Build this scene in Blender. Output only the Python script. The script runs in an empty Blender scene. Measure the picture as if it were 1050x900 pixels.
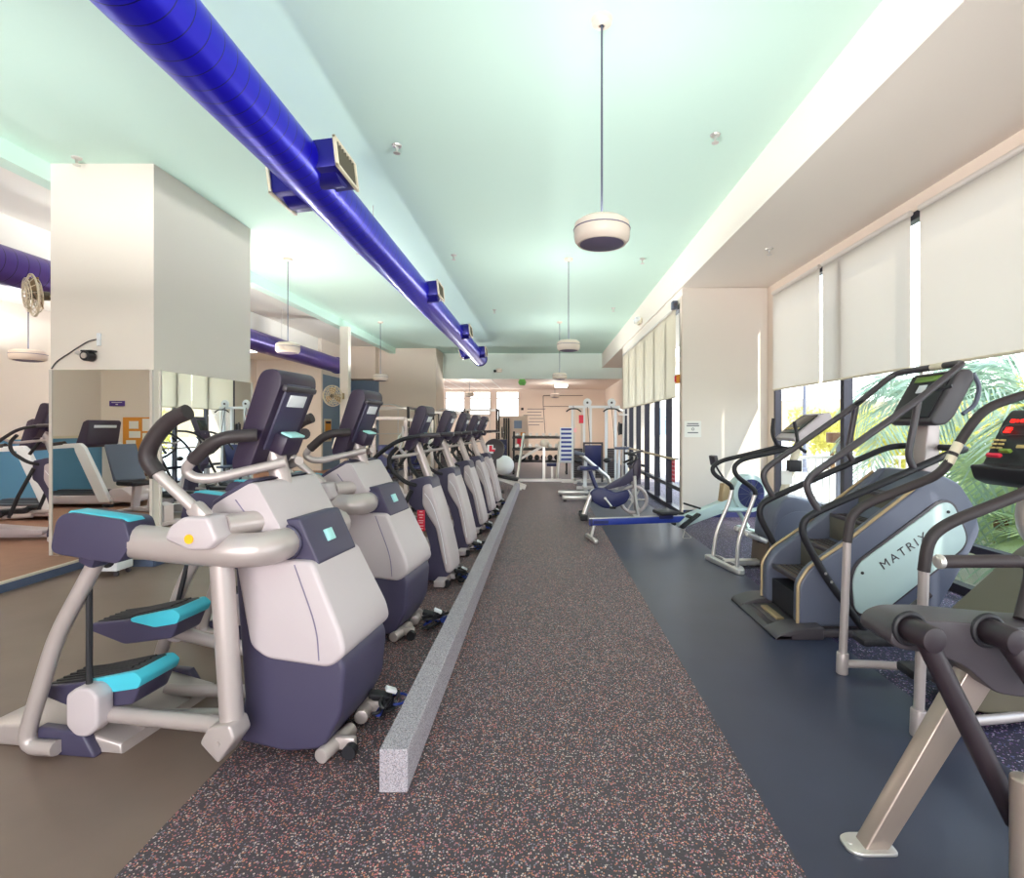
import bpy, bmesh, math, random
from mathutils import Vector, Matrix, Euler
random.seed(7)
S = bpy.context.scene
COL = S.collection
PI = math.pi

# ------------------------------------------------------------------ camera, sky, sun, room lights, exposure
cam = bpy.data.cameras.new('camera')
cam.sensor_width = 36.0
cam.lens = 36.0 * 550 / 1050
cam.shift_x = -32 / 1050
cam.shift_y = -12 / 1050
cam.clip_end = 400
co = bpy.data.objects.new('camera', cam)
COL.objects.link(co)
co.location = (0, 0, 1.5)
co.rotation_euler = (PI / 2, 0, 0)
S.camera = co
S.view_settings.view_transform = 'Standard'
S.view_settings.look = 'None'
S.view_settings.gamma = 1
S.view_settings.use_curve_mapping = False
S.view_settings.exposure = 0.45
S.cycles.use_denoising = True
S.cycles.max_bounces = 10
S.cycles.diffuse_bounces = 5
S.cycles.transparent_max_bounces = 16
S.cycles.sample_clamp_indirect = 6.0
S.cycles.caustics_reflective = False
S.cycles.caustics_refractive = False

W = bpy.data.worlds.new('sky')
S.world = W
W.use_nodes = True
wn = W.node_tree
bg = wn.nodes['Background']
tc = wn.nodes.new('ShaderNodeTexCoord')
sx = wn.nodes.new('ShaderNodeSeparateXYZ')
cr = wn.nodes.new('ShaderNodeValToRGB')
wn.links.new(tc.outputs['Generated'], sx.inputs[0])
wn.links.new(sx.outputs['Z'], cr.inputs[0])
cr.color_ramp.elements[0].color = (1.0, 0.98, 0.95, 1)
cr.color_ramp.elements[1].color = (0.55, 0.74, 1.0, 1)
cr.color_ramp.elements[1].position = 0.8
wn.links.new(cr.outputs[0], bg.inputs[0])
bg.inputs[1].default_value = 3.8

sun = bpy.data.lights.new('sun', 'SUN')
sun.energy = 4.5
sun.angle = 0.02
sun.color = (1.0, 0.92, 0.78)
so = bpy.data.objects.new('sun', sun)
COL.objects.link(so)
so.rotation_euler = Vector((-0.28, 0.72, -0.62)).to_track_quat('-Z', 'Y').to_euler()

def area(name, loc, size, power, direction, color=(1, 1, 1)):
    l = bpy.data.lights.new(name, 'AREA')
    l.shape = 'RECTANGLE'
    l.size, l.size_y = size
    l.energy = power
    l.color = color
    o = bpy.data.objects.new(name, l)
    COL.objects.link(o)
    o.location = loc
    o.rotation_euler = Vector(direction).to_track_quat('-Z', 'Y').to_euler()
    return o
# added fill at an unseen front opening; portals guide daylight through the real windows
area('added_front_fill', (-1.0, -4.3, 1.9), (6.2, 3.0), 270, (0, 1, 0.2), (1.0, 0.94, 0.91))
# fill light added to brighten the side room, hidden behind the duct
area('added_room_fill', (-7.2, 9.0, 3.84), (0.12, 15.0), 260, (1, 0, 0.9), (1.0, 0.93, 0.82))
for nm_, loc_, sz_ in (('bay_window_portal', (3.95, 2.6, 1.9), (3.7, 12.4)), ('patio_window_portal', (2.5, 12.3, 1.85), (3.6, 6.5)), ('clerestory_portal', (-3.1, 27.3, 2.7), (4.2, 1.8))):
    p_ = area(nm_, loc_, sz_, 1, (0, -1, 0) if nm_[0] == 'c' else (-1, 0, 0))
    p_.data.cycles.is_portal = True

# ------------------------------------------------------------------ materials
def lin(c):
    return tuple(((v / 255) / 12.92 if v / 255 <= 0.04045 else ((v / 255 + 0.055) / 1.055) ** 2.4) for v in c) + (1,)

def mat(name, rgb, rough=0.5, metal=0.0, spec=0.5, noise=0.0, nscale=20, bump=0.0, coat=0.0):
    m = bpy.data.materials.new(name)
    m.use_nodes = True
    t = m.node_tree
    p = t.nodes['Principled BSDF']
    p.inputs['Base Color'].default_value = lin(rgb)
    p.inputs['Roughness'].default_value = rough
    p.inputs['Metallic'].default_value = metal
    p.inputs['Specular IOR Level'].default_value = spec
    p.inputs['Coat Weight'].default_value = coat
    if noise or bump:
        c = t.nodes.new('ShaderNodeTexCoord')
        n = t.nodes.new('ShaderNodeTexNoise')
        n.inputs['Scale'].default_value = nscale
        n.inputs['Detail'].default_value = 5
        t.links.new(c.outputs['Object'], n.inputs['Vector'])
        if noise:
            r = t.nodes.new('ShaderNodeMixRGB')
            r.blend_type = 'MIX'
            a = lin(rgb)
            r.inputs[1].default_value = tuple(min(1, v * (1 - noise)) for v in a[:3]) + (1,)
            r.inputs[2].default_value = tuple(min(1, v * (1 + noise)) for v in a[:3]) + (1,)
            t.links.new(n.outputs['Fac'], r.inputs[0])
            t.links.new(r.outputs[0], p.inputs['Base Color'])
        if bump:
            b = t.nodes.new('ShaderNodeBump')
            b.inputs['Strength'].default_value = bump
            b.inputs['Distance'].default_value = 0.01
            t.links.new(n.outputs['Fac'], b.inputs['Height'])
            t.links.new(b.outputs[0], p.inputs['Normal'])
    return m

def emit(name, rgb, s):
    m = mat(name, rgb, 0.6)
    p = m.node_tree.nodes['Principled BSDF']
    p.inputs['Emission Color'].default_value = lin(rgb)
    p.inputs['Emission Strength'].default_value = s
    return m

def speckle(name, base, flecks, scale, amount, size, rough, spec=0.4, mott=0.25):
    """rubber or granite chips: random voronoi cells carry a fleck colour"""
    m = mat(name, base, rough, 0, spec)
    t = m.node_tree
    p = t.nodes['Principled BSDF']
    c = t.nodes.new('ShaderNodeTexCoord')
    v = t.nodes.new('ShaderNodeTexVoronoi')
    v.inputs['Scale'].default_value = scale
    t.links.new(c.outputs['Object'], v.inputs['Vector'])
    s = t.nodes.new('ShaderNodeSeparateColor')
    t.links.new(v.outputs['Color'], s.inputs[0])
    g = t.nodes.new('ShaderNodeMath'); g.operation = 'GREATER_THAN'
    g.inputs[1].default_value = 1 - amount
    t.links.new(s.outputs[0], g.inputs[0])
    d = t.nodes.new('ShaderNodeMath'); d.operation = 'LESS_THAN'
    d.inputs[1].default_value = size
    t.links.new(v.outputs['Distance'], d.inputs[0])
    k = t.nodes.new('ShaderNodeMath'); k.operation = 'MULTIPLY'
    t.links.new(g.outputs[0], k.inputs[0]); t.links.new(d.outputs[0], k.inputs[1])
    r = t.nodes.new('ShaderNodeValToRGB')
    r.color_ramp.interpolation = 'CONSTANT'
    e = r.color_ramp.elements
    e[0].color = lin(flecks[0])
    e[1].position = 1 / len(flecks); e[1].color = lin(flecks[1])
    for i in range(2, len(flecks)):
        x = e.new(i / len(flecks)); x.color = lin(flecks[i])
    t.links.new(s.outputs[1], r.inputs[0])
    n = t.nodes.new('ShaderNodeTexNoise'); n.inputs['Scale'].default_value = 1.3; n.inputs['Detail'].default_value = 6
    t.links.new(c.outputs['Object'], n.inputs['Vector'])
    b = t.nodes.new('ShaderNodeMixRGB')
    a = lin(base)
    b.inputs[1].default_value = tuple(x * (1 - mott) for x in a[:3]) + (1,)
    b.inputs[2].default_value = tuple(min(1, x * (1 + mott)) for x in a[:3]) + (1,)
    t.links.new(n.outputs['Fac'], b.inputs[0])
    mx = t.nodes.new('ShaderNodeMixRGB')
    t.links.new(k.outputs[0], mx.inputs[0]); t.links.new(b.outputs[0], mx.inputs[1]); t.links.new(r.outputs[0], mx.inputs[2])
    t.links.new(mx.outputs[0], p.inputs['Base Color'])
    bp = t.nodes.new('ShaderNodeBump'); bp.inputs['Strength'].default_value = 0.25; bp.inputs['Distance'].default_value = 0.004
    t.links.new(v.outputs['Distance'], bp.inputs['Height']); t.links.new(bp.outputs[0], p.inputs['Normal'])
    return m

M = {}
M['speck'] = speckle('speckled_rubber', (68, 61, 67), [(198, 116, 116), (136, 132, 146), (212, 192, 184), (54, 50, 58), (190, 126, 98), (148, 110, 126)], 140, 0.62, 0.5, 0.5)
M['speckblue'] = speckle('blue_speckled_rubber', (48, 46, 66), [(170, 130, 165), (104, 106, 150), (190, 178, 196), (38, 38, 52), (120, 84, 140)], 95, 0.5, 0.45, 0.55)
M['matblue'] = mat('smooth_blue_black_rubber', (51, 55, 74), 0.34, 0, 0.5, 0.3, 2.2, 0.05)
M['matbrown'] = mat('smooth_brown_black_rubber', (122, 102, 92), 0.42, 0, 0.4, 0.25, 2.0, 0.05)
M['farfloor'] = mat('grey_lilac_rubber', (138, 130, 140), 0.5, 0, 0.4, 0.12, 3)
M['carpet'] = mat('brown_platform_floor', (150, 112, 92), 0.55, 0, 0.3, 0.15, 8)
M['riser'] = mat('blue_grey_riser', (86, 98, 124), 0.6, 0, 0.3, 0.15, 12)
M['nosing'] = mat('pale_nosing', (214, 204, 188), 0.4)
M['curb'] = speckle('grey_granite_carpet', (166, 160, 168), [(140, 134, 142), (192, 186, 194), (120, 112, 120), (178, 164, 166)], 260, 0.8, 0.6, 0.8, 0.2, 0.06)
M['ceil'] = mat('mint_lit_ceiling', (210, 238, 226), 0.8, 0, 0.2)  # mint glow of the light put into the ceiling and beam colour
M['mintlit'] = mat('mint_lit_header', (228, 238, 231), 0.75, 0, 0.2)  # fainter mint light on the header, put into its colour
M['cream'] = mat('cream_paint', (236, 226, 216), 0.75, 0, 0.2)
M['white'] = mat('white_paint', (240, 238, 232), 0.75, 0, 0.2)
M['tan'] = mat('tan_paint', (226, 210, 196), 0.75, 0, 0.2)
M['blue'] = mat('blue_dado_paint', (96, 150, 186), 0.6, 0, 0.3)
M['bluegrey'] = mat('grey_blue_paint', (140, 160, 184), 0.7, 0, 0.3)
M['frame'] = mat('dark_bronze_frame', (52, 50, 62), 0.4, 0.3)
M['silverframe'] = mat('pale_trim', (214, 206, 198), 0.4)
M['shell'] = mat('light_grey_shell', (192, 180, 184), 0.38, 0, 0.5)
M['silver'] = mat('silver_paint', (186, 174, 172), 0.32, 0.3, 0.5)
M['dark'] = mat('purple_grey_plastic', (66, 61, 86), 0.45, 0, 0.5)
M['indigo'] = mat('dark_indigo_plastic', (48, 36, 58), 0.4, 0, 0.5)
M['black'] = mat('black_rubber', (36, 35, 40), 0.5, 0, 0.4)
M['grip'] = mat('brown_black_grip', (52, 44, 46), 0.5, 0, 0.4)
M['teal'] = mat('teal_accent', (70, 190, 212), 0.45)
M['chrome'] = mat('brushed_metal', (214, 210, 206), 0.28, 0.7)
M['label'] = mat('white_label', (236, 238, 242), 0.5)
M['cyan'] = mat('pale_cyan_label', (170, 226, 226), 0.5)
M['orange'] = mat('orange_sticker', (250, 180, 30), 0.5)
M['red'] = mat('red_tag', (226, 42, 70), 0.5)
M['pink'] = mat('pink_print', (250, 190, 196), 0.5)
M['smoke'] = mat('smoke_grey_plastic', (68, 62, 67), 0.4, 0, 0.5)
M['steel'] = mat('blue_grey_plastic', (92, 96, 114), 0.4, 0, 0.5)
M['mint'] = mat('pale_mint_panel', (188, 208, 206), 0.42)
M['olive'] = mat('olive_grey_plastic', (104, 98, 84), 0.45)
M['brown'] = mat('brown_tread', (98, 82, 70), 0.55)
M['bronze'] = mat('bronze_silver', (172, 156, 146), 0.3, 0.5)
M['umber'] = mat('umber_black_plastic', (44, 34, 40), 0.45)
M['gold'] = mat('tan_edge', (176, 152, 116), 0.4, 0.3)
M['mirror'] = mat('mirror_glass', (240, 246, 244), 0.0, 1.0)
M['screen'] = mat('dark_screen', (40, 44, 40), 0.2)
M['key'] = mat('amber_keys', (196, 170, 110), 0.5)
M['ledred'] = emit('red_led', (255, 28, 20), 2.0)
M['ledgreen'] = mat('green_lcd', (120, 150, 60), 0.3)
M['cordblue'] = mat('blue_cable', (40, 60, 150), 0.4)
M['wood'] = mat('wood_bench', (128, 84, 58), 0.5, 0, 0.3, 0.2, 12)
M['cork'] = mat('orange_cork', (226, 152, 66), 0.8, 0, 0.2, 0.12, 60)
M['paper'] = mat('white_paper', (244, 242, 236), 0.7)
M['ink'] = mat('grey_ink', (120, 120, 126), 0.7)
M['green'] = mat('green_sign', (120, 200, 90), 0.5)
M['navy'] = mat('navy_plastic', (40, 44, 92), 0.4)
M['ivory'] = mat('ivory_plastic', (226, 214, 190), 0.45)
M['pend'] = mat('pendant_white', (236, 220, 206), 0.4)
M['grille'] = mat('violet_grey_grille', (122, 112, 138), 0.6)
M['bark'] = mat('palm_bark', (120, 92, 66), 0.9, 0, 0.1, 0.3, 12, 0.4)
M['hill'] = mat('dry_hill', (168, 150, 124), 0.9)
M['pave'] = mat('pale_paving', (216, 208, 200), 0.8, 0, 0.2, 0.08, 2)
M['stucco'] = mat('white_stucco', (238, 236, 230), 0.8)

def leafmat(name, rgb, tr=0.35):
    m = bpy.data.materials.new(name); m.use_nodes = True
    t = m.node_tree; t.nodes.clear()
    o = t.nodes.new('ShaderNodeOutputMaterial'); d = t.nodes.new('ShaderNodeBsdfDiffuse'); l = t.nodes.new('ShaderNodeBsdfTranslucent')
    x = t.nodes.new('ShaderNodeMixShader'); x.inputs[0].default_value = tr
    d.inputs[0].default_value = lin(rgb); l.inputs[0].default_value = lin(rgb)
    t.links.new(d.outputs[0], x.inputs[1]); t.links.new(l.outputs[0], x.inputs[2]); t.links.new(x.outputs[0], o.inputs[0])
    return m
M['palm'] = leafmat('palm_leaf', (166, 186, 166))
M['palmlight'] = leafmat('light_palm_leaf', (190, 206, 156))
M['yellowleaf'] = leafmat('yellow_green_leaf', (208, 200, 104))
M['shrub'] = leafmat('shrub_leaf', (110, 150, 84))
M['shadecream'] = leafmat('cream_shade_cloth', (236, 229, 217), 0.72)
M['shade'] = leafmat('translucent_shade_cloth', (226, 219, 212), 0.6)

gm = bpy.data.materials.new('window_glass'); gm.use_nodes = True
t = gm.node_tree; t.nodes.clear()
o_ = t.nodes.new('ShaderNodeOutputMaterial'); a_ = t.nodes.new('ShaderNodeBsdfTransparent'); g_ = t.nodes.new('ShaderNodeBsdfGlossy'); x_ = t.nodes.new('ShaderNodeMixShader')
a_.inputs[0].default_value = (0.94, 0.97, 0.97, 1); g_.inputs['Roughness'].default_value = 0.02; x_.inputs[0].default_value = 0.06
t.links.new(a_.outputs[0], x_.inputs[1]); t.links.new(g_.outputs[0], x_.inputs[2]); t.links.new(x_.outputs[0], o_.inputs[0])
M['glass'] = gm

def duct_mat(name, rgb):
    m = mat(name, rgb, 0.3, 0.35, 0.5)
    t = m.node_tree; p = t.nodes['Principled BSDF']
    c = t.nodes.new('ShaderNodeTexCoord'); s = t.nodes.new('ShaderNodeSeparateXYZ')
    t.links.new(c.outputs['Object'], s.inputs[0])
    at = t.nodes.new('ShaderNodeMath'); at.operation = 'ARCTAN2'
    t.links.new(s.outputs['X'], at.inputs[0]); t.links.new(s.outputs['Z'], at.inputs[1])
    ml = t.nodes.new('ShaderNodeMath'); ml.operation = 'MULTIPLY_ADD'; ml.inputs[1].default_value = 1 / (2 * PI)
    sc = t.nodes.new('ShaderNodeMath'); sc.operation = 'MULTIPLY'; sc.inputs[1].default_value = 1 / 0.14
    t.links.new(s.outputs['Y'], sc.inputs[0])
    t.links.new(at.outputs[0], ml.inputs[0]); t.links.new(sc.outputs[0], ml.inputs[2])
    fr = t.nodes.new('ShaderNodeMath'); fr.operation = 'FRACT'; t.links.new(ml.outputs[0], fr.inputs[0])
    lt = t.nodes.new('ShaderNodeMath'); lt.operation = 'LESS_THAN'; lt.inputs[1].default_value = 0.06; t.links.new(fr.outputs[0], lt.inputs[0])
    mx = t.nodes.new('ShaderNodeMixRGB'); a = lin(rgb)
    mx.inputs[1].default_value = a; mx.inputs[2].default_value = tuple(v * 0.25 for v in a[:3]) + (1,)
    t.links.new(lt.outputs[0], mx.inputs[0]); t.links.new(mx.outputs[0], p.inputs['Base Color'])
    b = t.nodes.new('ShaderNodeBump'); b.inputs['Strength'].default_value = 0.6; b.inputs['Distance'].default_value = 0.01
    t.links.new(lt.outputs[0], b.inputs['Height']); t.links.new(b.outputs[0], p.inputs['Normal'])
    return m
M['ductblue'] = duct_mat('cobalt_spiral_duct', (26, 16, 196))
M['ductpurple'] = duct_mat('violet_spiral_duct', (84, 62, 150))
M['bluebox'] = mat('cobalt_sheet_metal', (30, 26, 130), 0.35, 0.3)

# ------------------------------------------------------------------ mesh helpers
def fillet(pts, r, closed=False, n=5):
    pts = [Vector(p) for p in pts]
    if r <= 0 or len(pts) < 3:
        return pts
    out, N = [], len(pts)
    for i, p in enumerate(pts):
        if not closed and i in (0, N - 1):
            out.append(p); continue
        a, b = pts[i - 1], pts[(i + 1) % N]
        d1, d2 = a - p, b - p
        k1, k2 = min(r, d1.length * 0.49), min(r, d2.length * 0.49)
        s, e = p + d1.normalized() * k1, p + d2.normalized() * k2
        for j in range(n + 1):
            u = j / n
            out.append(s * (1 - u) ** 2 + p * 2 * u * (1 - u) + e * u * u)
    return out

class B:
    def __init__(self):
        self.bm = bmesh.new()
    def _in(self, t, m=None):
        if m is not None:
            bmesh.ops.transform(t, matrix=m, verts=t.verts)
        me = bpy.data.meshes.new('tmp'); t.to_mesh(me); t.free()
        self.bm.from_mesh(me); bpy.data.meshes.remove(me)
        return self
    def box(self, c, s, bev=0.0, rot=None, seg=2):
        t = bmesh.new(); bmesh.ops.create_cube(t, size=1)
        bmesh.ops.scale(t, vec=Vector(s), verts=t.verts)
        if bev:
            bmesh.ops.bevel(t, geom=t.edges[:], offset=min(bev, min(s) * 0.49), segments=seg, profile=0.5, affect='EDGES')
        m = Matrix.Translation(Vector(c))
        if rot:
            m = m @ Euler(rot).to_matrix().to_4x4()
        return self._in(t, m)
    def prism(self, poly, a, b, bev=0.0, r=0.0, axis='y', seg=3, warp=None, m=None):
        """extrude the outline poly along an axis from a to b; r rounds its corners, bev its long edges"""
        p2 = [(v[0], v[1]) for v in fillet([(p[0], p[1], 0) for p in poly], r, True, 4)] if r else poly
        f = {'y': lambda p, k: (p[0], k, p[1]), 'z': lambda p, k: (p[0], p[1], k), 'x': lambda p, k: (k, p[0], p[1])}[axis]
        t = bmesh.new()
        lo = [t.verts.new(f(p, a)) for p in p2]; hi = [t.verts.new(f(p, b)) for p in p2]
        f1 = t.faces.new(lo); f2 = t.faces.new(hi)
        n = len(p2)
        for i in range(n):
            t.faces.new((lo[i], lo[(i + 1) % n], hi[(i + 1) % n], hi[i]))
        bmesh.ops.recalc_face_normals(t, faces=t.faces)
        if bev:
            bmesh.ops.bevel(t, geom=list(f1.edges) + list(f2.edges), offset=bev, segments=seg, profile=0.5, affect='EDGES', clamp_overlap=True)
        if warp:
            for v in t.verts:
                v.co = Vector(warp(v.co))
        return self._in(t, m)
    def tube(self, pts, r, fil=0.05, seg=10, r2=None, closed=False, flat=1.0):
        P = fillet(pts, fil, closed) if fil else [Vector(p) for p in pts]
        Q = [P[0]]
        for p in P[1:]:
            if (p - Q[-1]).length > 1e-5: Q.append(p)
        P = Q; N = len(P); t = bmesh.new(); rings = []
        up = None
        for i, p in enumerate(P):
            if closed: d = (P[(i + 1) % N] - P[i - 1]).normalized()
            else: d = (P[min(i + 1, N - 1)] - P[max(i - 1, 0)]).normalized()
            if up is None:
                up = Vector((0, 0, 1)) if abs(d.z) < 0.9 else Vector((0, 1, 0))
            up = (up - d * up.dot(d)).normalized(); s = d.cross(up)
            k = r if r2 is None else r + (r2 - r) * i / (N - 1)
            rings.append([t.verts.new(p + up * math.cos(2 * PI * j / seg) * k + s * math.sin(2 * PI * j / seg) * k * flat) for j in range(seg)])
        for i in range(N if closed else N - 1):
            A, C = rings[i], rings[(i + 1) % N]
            for j in range(seg):
                t.faces.new((A[j], A[(j + 1) % seg], C[(j + 1) % seg], C[j]))
        if not closed:
            t.faces.new(rings[0]); t.faces.new(rings[-1])
        bmesh.ops.recalc_face_normals(t, faces=t.faces)
        return self._in(t)
    def cyl(self, p, q, r, r2=None, seg=18, bev=0.0):
        p, q = Vector(p), Vector(q); d = q - p
        t = bmesh.new()
        bmesh.ops.create_cone(t, cap_ends=True, segments=seg, radius1=r, radius2=r if r2 is None else r2, depth=d.length)
        if bev:
            e = [x for x in t.edges if all(len(f.verts) > 4 for f in x.link_faces[:1]) or any(len(f.verts) > 4 for f in x.link_faces)]
            bmesh.ops.bevel(t, geom=e, offset=bev, segments=2, profile=0.5, affect='EDGES')
        return self._in(t, Matrix.Translation((p + q) / 2) @ d.to_track_quat('Z', 'Y').to_matrix().to_4x4())
    def lathe(self, prof, c=(0, 0, 0), axis='z', seg=28):
        t = bmesh.new(); rings = []
        for (r, z) in prof:
            rings.append([t.verts.new((max(r, 1e-4) * math.cos(2 * PI * j / seg), max(r, 1e-4) * math.sin(2 * PI * j / seg), z)) for j in range(seg)])
        for A, C in zip(rings, rings[1:]):
            for j in range(seg):
                t.faces.new((A[j], A[(j + 1) % seg], C[(j + 1) % seg], C[j]))
        bmesh.ops.remove_doubles(t, verts=t.verts, dist=1e-4 * 3)
        bmesh.ops.recalc_face_normals(t, faces=t.faces)
        R = {'z': Matrix(), 'y': Matrix.Rotation(-PI / 2, 4, 'X'), 'x': Matrix.Rotation(PI / 2, 4, 'Y')}[axis]
        return self._in(t, Matrix.Translation(Vector(c)) @ R)
    def ell(self, c, s, rot=None, u=20, v=12):
        t = bmesh.new(); bmesh.ops.create_uvsphere(t, u_segments=u, v_segments=v, radius=1)
        m = Matrix.Translation(Vector(c)) @ (Euler(rot).to_matrix().to_4x4() if rot else Matrix()) @ Matrix.Diagonal((s[0], s[1], s[2], 1))
        return self._in(t, m)
    def ring(self, c, R, r, axis='y', seg=28, sides=8):
        e = {'y': lambda a: (math.cos(a) * R, 0, math.sin(a) * R), 'z': lambda a: (math.cos(a) * R, math.sin(a) * R, 0), 'x': lambda a: (0, math.cos(a) * R, math.sin(a) * R)}[axis]
        return self.tube([Vector(c) + Vector(e(2 * PI * i / seg)) for i in range(seg)], r, 0, sides, closed=True)
    def quad(self, *p):
        self.bm.faces.new([self.bm.verts.new(q) for q in p]); return self
    def xf(self, m):
        bmesh.ops.transform(self.bm, matrix=m, verts=self.bm.verts); return self
    def build(self, name, material, parent=None, ang=38, world=False, flat=False):
        if world and parent is not None:
            bmesh.ops.translate(self.bm, vec=-parent.location, verts=self.bm.verts)
        me = bpy.data.meshes.new(name); self.bm.to_mesh(me); self.bm.free()
        me.materials.append(M[material] if isinstance(material, str) else material)
        if not flat:
            me.polygons.foreach_set('use_smooth', [True] * len(me.polygons))
            me.set_sharp_from_angle(angle=math.radians(ang))
        o = bpy.data.objects.new(name, me); COL.objects.link(o)
        if parent is not None: o.parent = parent
        return o

def tag(o, label=None, cat=None, group=None, kind=None):
    if label: o['label'] = label
    if cat: o['category'] = cat
    if group: o['group'] = group
    if kind: o['kind'] = kind
    return o

def thing(name, label, cat, loc=(0, 0, 0), rz=0.0, group=None):
    o = bpy.data.objects.new(name, None); COL.objects.link(o)
    o.empty_display_size = 0.1
    o.location = loc; o.rotation_euler = (0, 0, rz)
    return tag(o, label, cat, group)

def dup(root, loc, rz=None, label=None, group=None):
    r = root.copy(); COL.objects.link(r); r.location = loc
    if rz is not None: r.rotation_euler = (0, 0, rz)
    if label: r['label'] = label
    if group: r['group'] = group
    for ch in list(root.children):
        c = ch.copy(); COL.objects.link(c); c.parent = r
        for g in list(ch.children):
            d = g.copy(); COL.objects.link(d); d.parent = c
    return r

def struct(name, b, m, parent=None):
    o = b.build(name, m, parent, flat=True)
    if parent is None: o['kind'] = 'structure'
    return o

def slab(name, x0, x1, y0, y1, z0, z1, m, parent=None):
    return struct(name, B().box(((x0 + x1) / 2, (y0 + y1) / 2, (z0 + z1) / 2), (x1 - x0, y1 - y0, z1 - z0)), m, parent)

def holed(name, axis, at, thick, r0, r1, z0, z1, holes, m):
    """a wall along x or y at the given coordinate with rectangular openings (a, b, za, zb)"""
    b = B()
    def put(a, c, za, zc):
        if c - a < 1e-4 or zc - za < 1e-4: return
        ce, si = (a + c) / 2, c - a
        if axis == 'y': b.box((at, ce, (za + zc) / 2), (thick, si, zc - za))
        else: b.box((ce, at, (za + zc) / 2), (si, thick, zc - za))
    x = r0
    for (a, c, za, zc) in sorted(holes):
        put(x, a, z0, z1); put(a, c, z0, za); put(a, c, zc, z1); x = c
    put(x, r1, z0, z1)
    return struct(name, b, m)

# ------------------------------------------------------------------ the setting
CH = 4.39
slab('floor', -1.43, 0.88, -4.2, 14.7, -0.1, 0, 'speck')
slab('floor_left', -12, -1.43, -4.2, 14.7, -0.1, 0, 'matbrown')
slab('floor_right', 0.88, 2.05, -4.2, 14.7, -0.1, 0, 'matblue')
slab('floor_window', 2.05, 3.85, -4.2, 14.7, -0.1, 0, 'speckblue')
slab('floor_back', -12, 3.85, 14.7, 27.2, -0.1, 0, 'farfloor')
pl = struct('floor_platform', B().prism([(-11.9, -4.1), (-4.8, -4.1), (-4.92, 5.78), (-4.19, 5.78), (-4.19, 8.0), (-5.0, 8.0), (-5.0, 19.5), (-11.9, 19.5)], 0.001, 0.095, axis='z'), 'carpet')
r = B()
for (a, c) in (((-4.8, -4.1), (-4.92, 5.78)), ((-4.92, 5.78), (-4.19, 5.78)), ((-4.19, 5.78), (-4.19, 8.0)), ((-4.19, 8.0), (-5.0, 8.0)), ((-5.0, 8.0), (-5.0, 19.5))):
    d = Vector((c[0] - a[0], c[1] - a[1], 0)); n = Vector((d.y, -d.x, 0)).normalized() * 0.012
    A, C = Vector(a + (0,)), Vector(c + (0,))
    r.prism([(A.x, A.y), (C.x, C.y), (C.x + n.x, C.y + n.y), (A.x + n.x, A.y + n.y)], 0.0, 0.08, axis='z')
struct('trim_1', r, 'riser')
r = B()
for (a, c) in (((-4.8, -4.1), (-4.92, 5.78)), ((-4.92, 5.78), (-4.19, 5.78)), ((-4.19, 5.78), (-4.19, 8.0)), ((-5.0, 8.0), (-5.0, 19.5))):
    d = Vector((c[0] - a[0], c[1] - a[1], 0)); n = Vector((d.y, -d.x, 0)).normalized() * 0.02
    A, C = Vector(a + (0,)), Vector(c + (0,))
    r.prism([(A.x - n.x, A.y - n.y), (C.x - n.x, C.y - n.y), (C.x + n.x, C.y + n.y), (A.x + n.x, A.y + n.y)], 0.08, 0.1, axis='z')
struct('trim_2', r, 'nosing')

slab('ceiling', -5.4, 2.3, -4.2, 21, CH, CH + 0.1, 'ceil')
slab('ceiling_left', -12, -5.4, -4.2, 20, CH, CH + 0.1, 'white')
slab('ceiling_back', -12, 3.85, 21.15, 27.2, 3.4, 3.5, 'tan')
b = B()
for i in range(12): b.box((-8.9 + i * 0.62, 24.1, 3.396), (0.035, 6, 0.012))
struct('trim_3', b, 'white')
slab('beam_left', -5.6, -5.4, -4.2, 19.6, 4.19, CH, 'ceil')
slab('wall_soffit', 2.3, 2.42, -4.2, 21, 3.83, CH, 'cream')
slab('ceiling_bay', 2.42, 3.95, -4.2, 21, 3.83, 3.93, 'cream')
slab('wall_header', -3.92, 3.85, 21.0, 21.15, 3.4, CH, 'mintlit')
slab('column_1', -5.4, -4.27, 5.88, 7.82, 0.0, CH, 'cream')
slab('column_2', -6.0, -3.92, 19.6, 21.15, 0.0, CH, 'tan')  # cream column; the warm light on it is put into the tan colour
slab('column_3', -5.42, -5.2, 14.3, 14.5, 0.0, 4.19, 'cream')
slab('ceiling_soffit', -9.3, -7.3, 0.45, 17.4, 3.68, CH, 'white')
slab('wall_left', -9.42, -9.3, 0.45, 17.4, 0, 3.68, 'cream')
struct('wall_dado', B().box((-9.29, 6.2, 0.69), (0.02, 11.5, 1.2)), 'blue')
struct('trim_4', B().box((-9.285, 6.2, 1.31), (0.03, 11.5, 0.05)), 'ivory')
slab('wall_notice', -9.42, -5.9, 0.33, 0.45, 0, CH, 'cream')
slab('wall_left_front', -9.42, -9.3, -4.2, 0.33, 0, CH, 'cream')
slab('wall_far_left', -9.42, -7.2, 17.4, 17.52, 0, CH, 'cream')
slab('wall_blue', -7.32, -7.2, 17.52, 20, 0, 3.24, 'bluegrey')
slab('wall_blue_upper', -7.32, -7.2, 17.52, 20, 3.24, CH, 'cream')
slab('wall_alcove', -7.2, -6.0, 20, 20.12, 0, 3.24, 'bluegrey')
slab('wall_alcove_upper', -7.2, -6.0, 19.2, 20.12, 3.24, CH, 'tan')
holed('wall_back', 'x', 27.1, 0.15, -12, 3.25, 0, 3.4, [(-4.95, -3.93, 2.1, 3.27), (-3.72, -2.62, 2.1, 3.27), (-2.38, -1.2, 1.8, 3.27)], 'tan')
slab('wall_right_back', 3.1, 3.22, 15.6, 27.0, 0, 3.83, 'tan')
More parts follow.
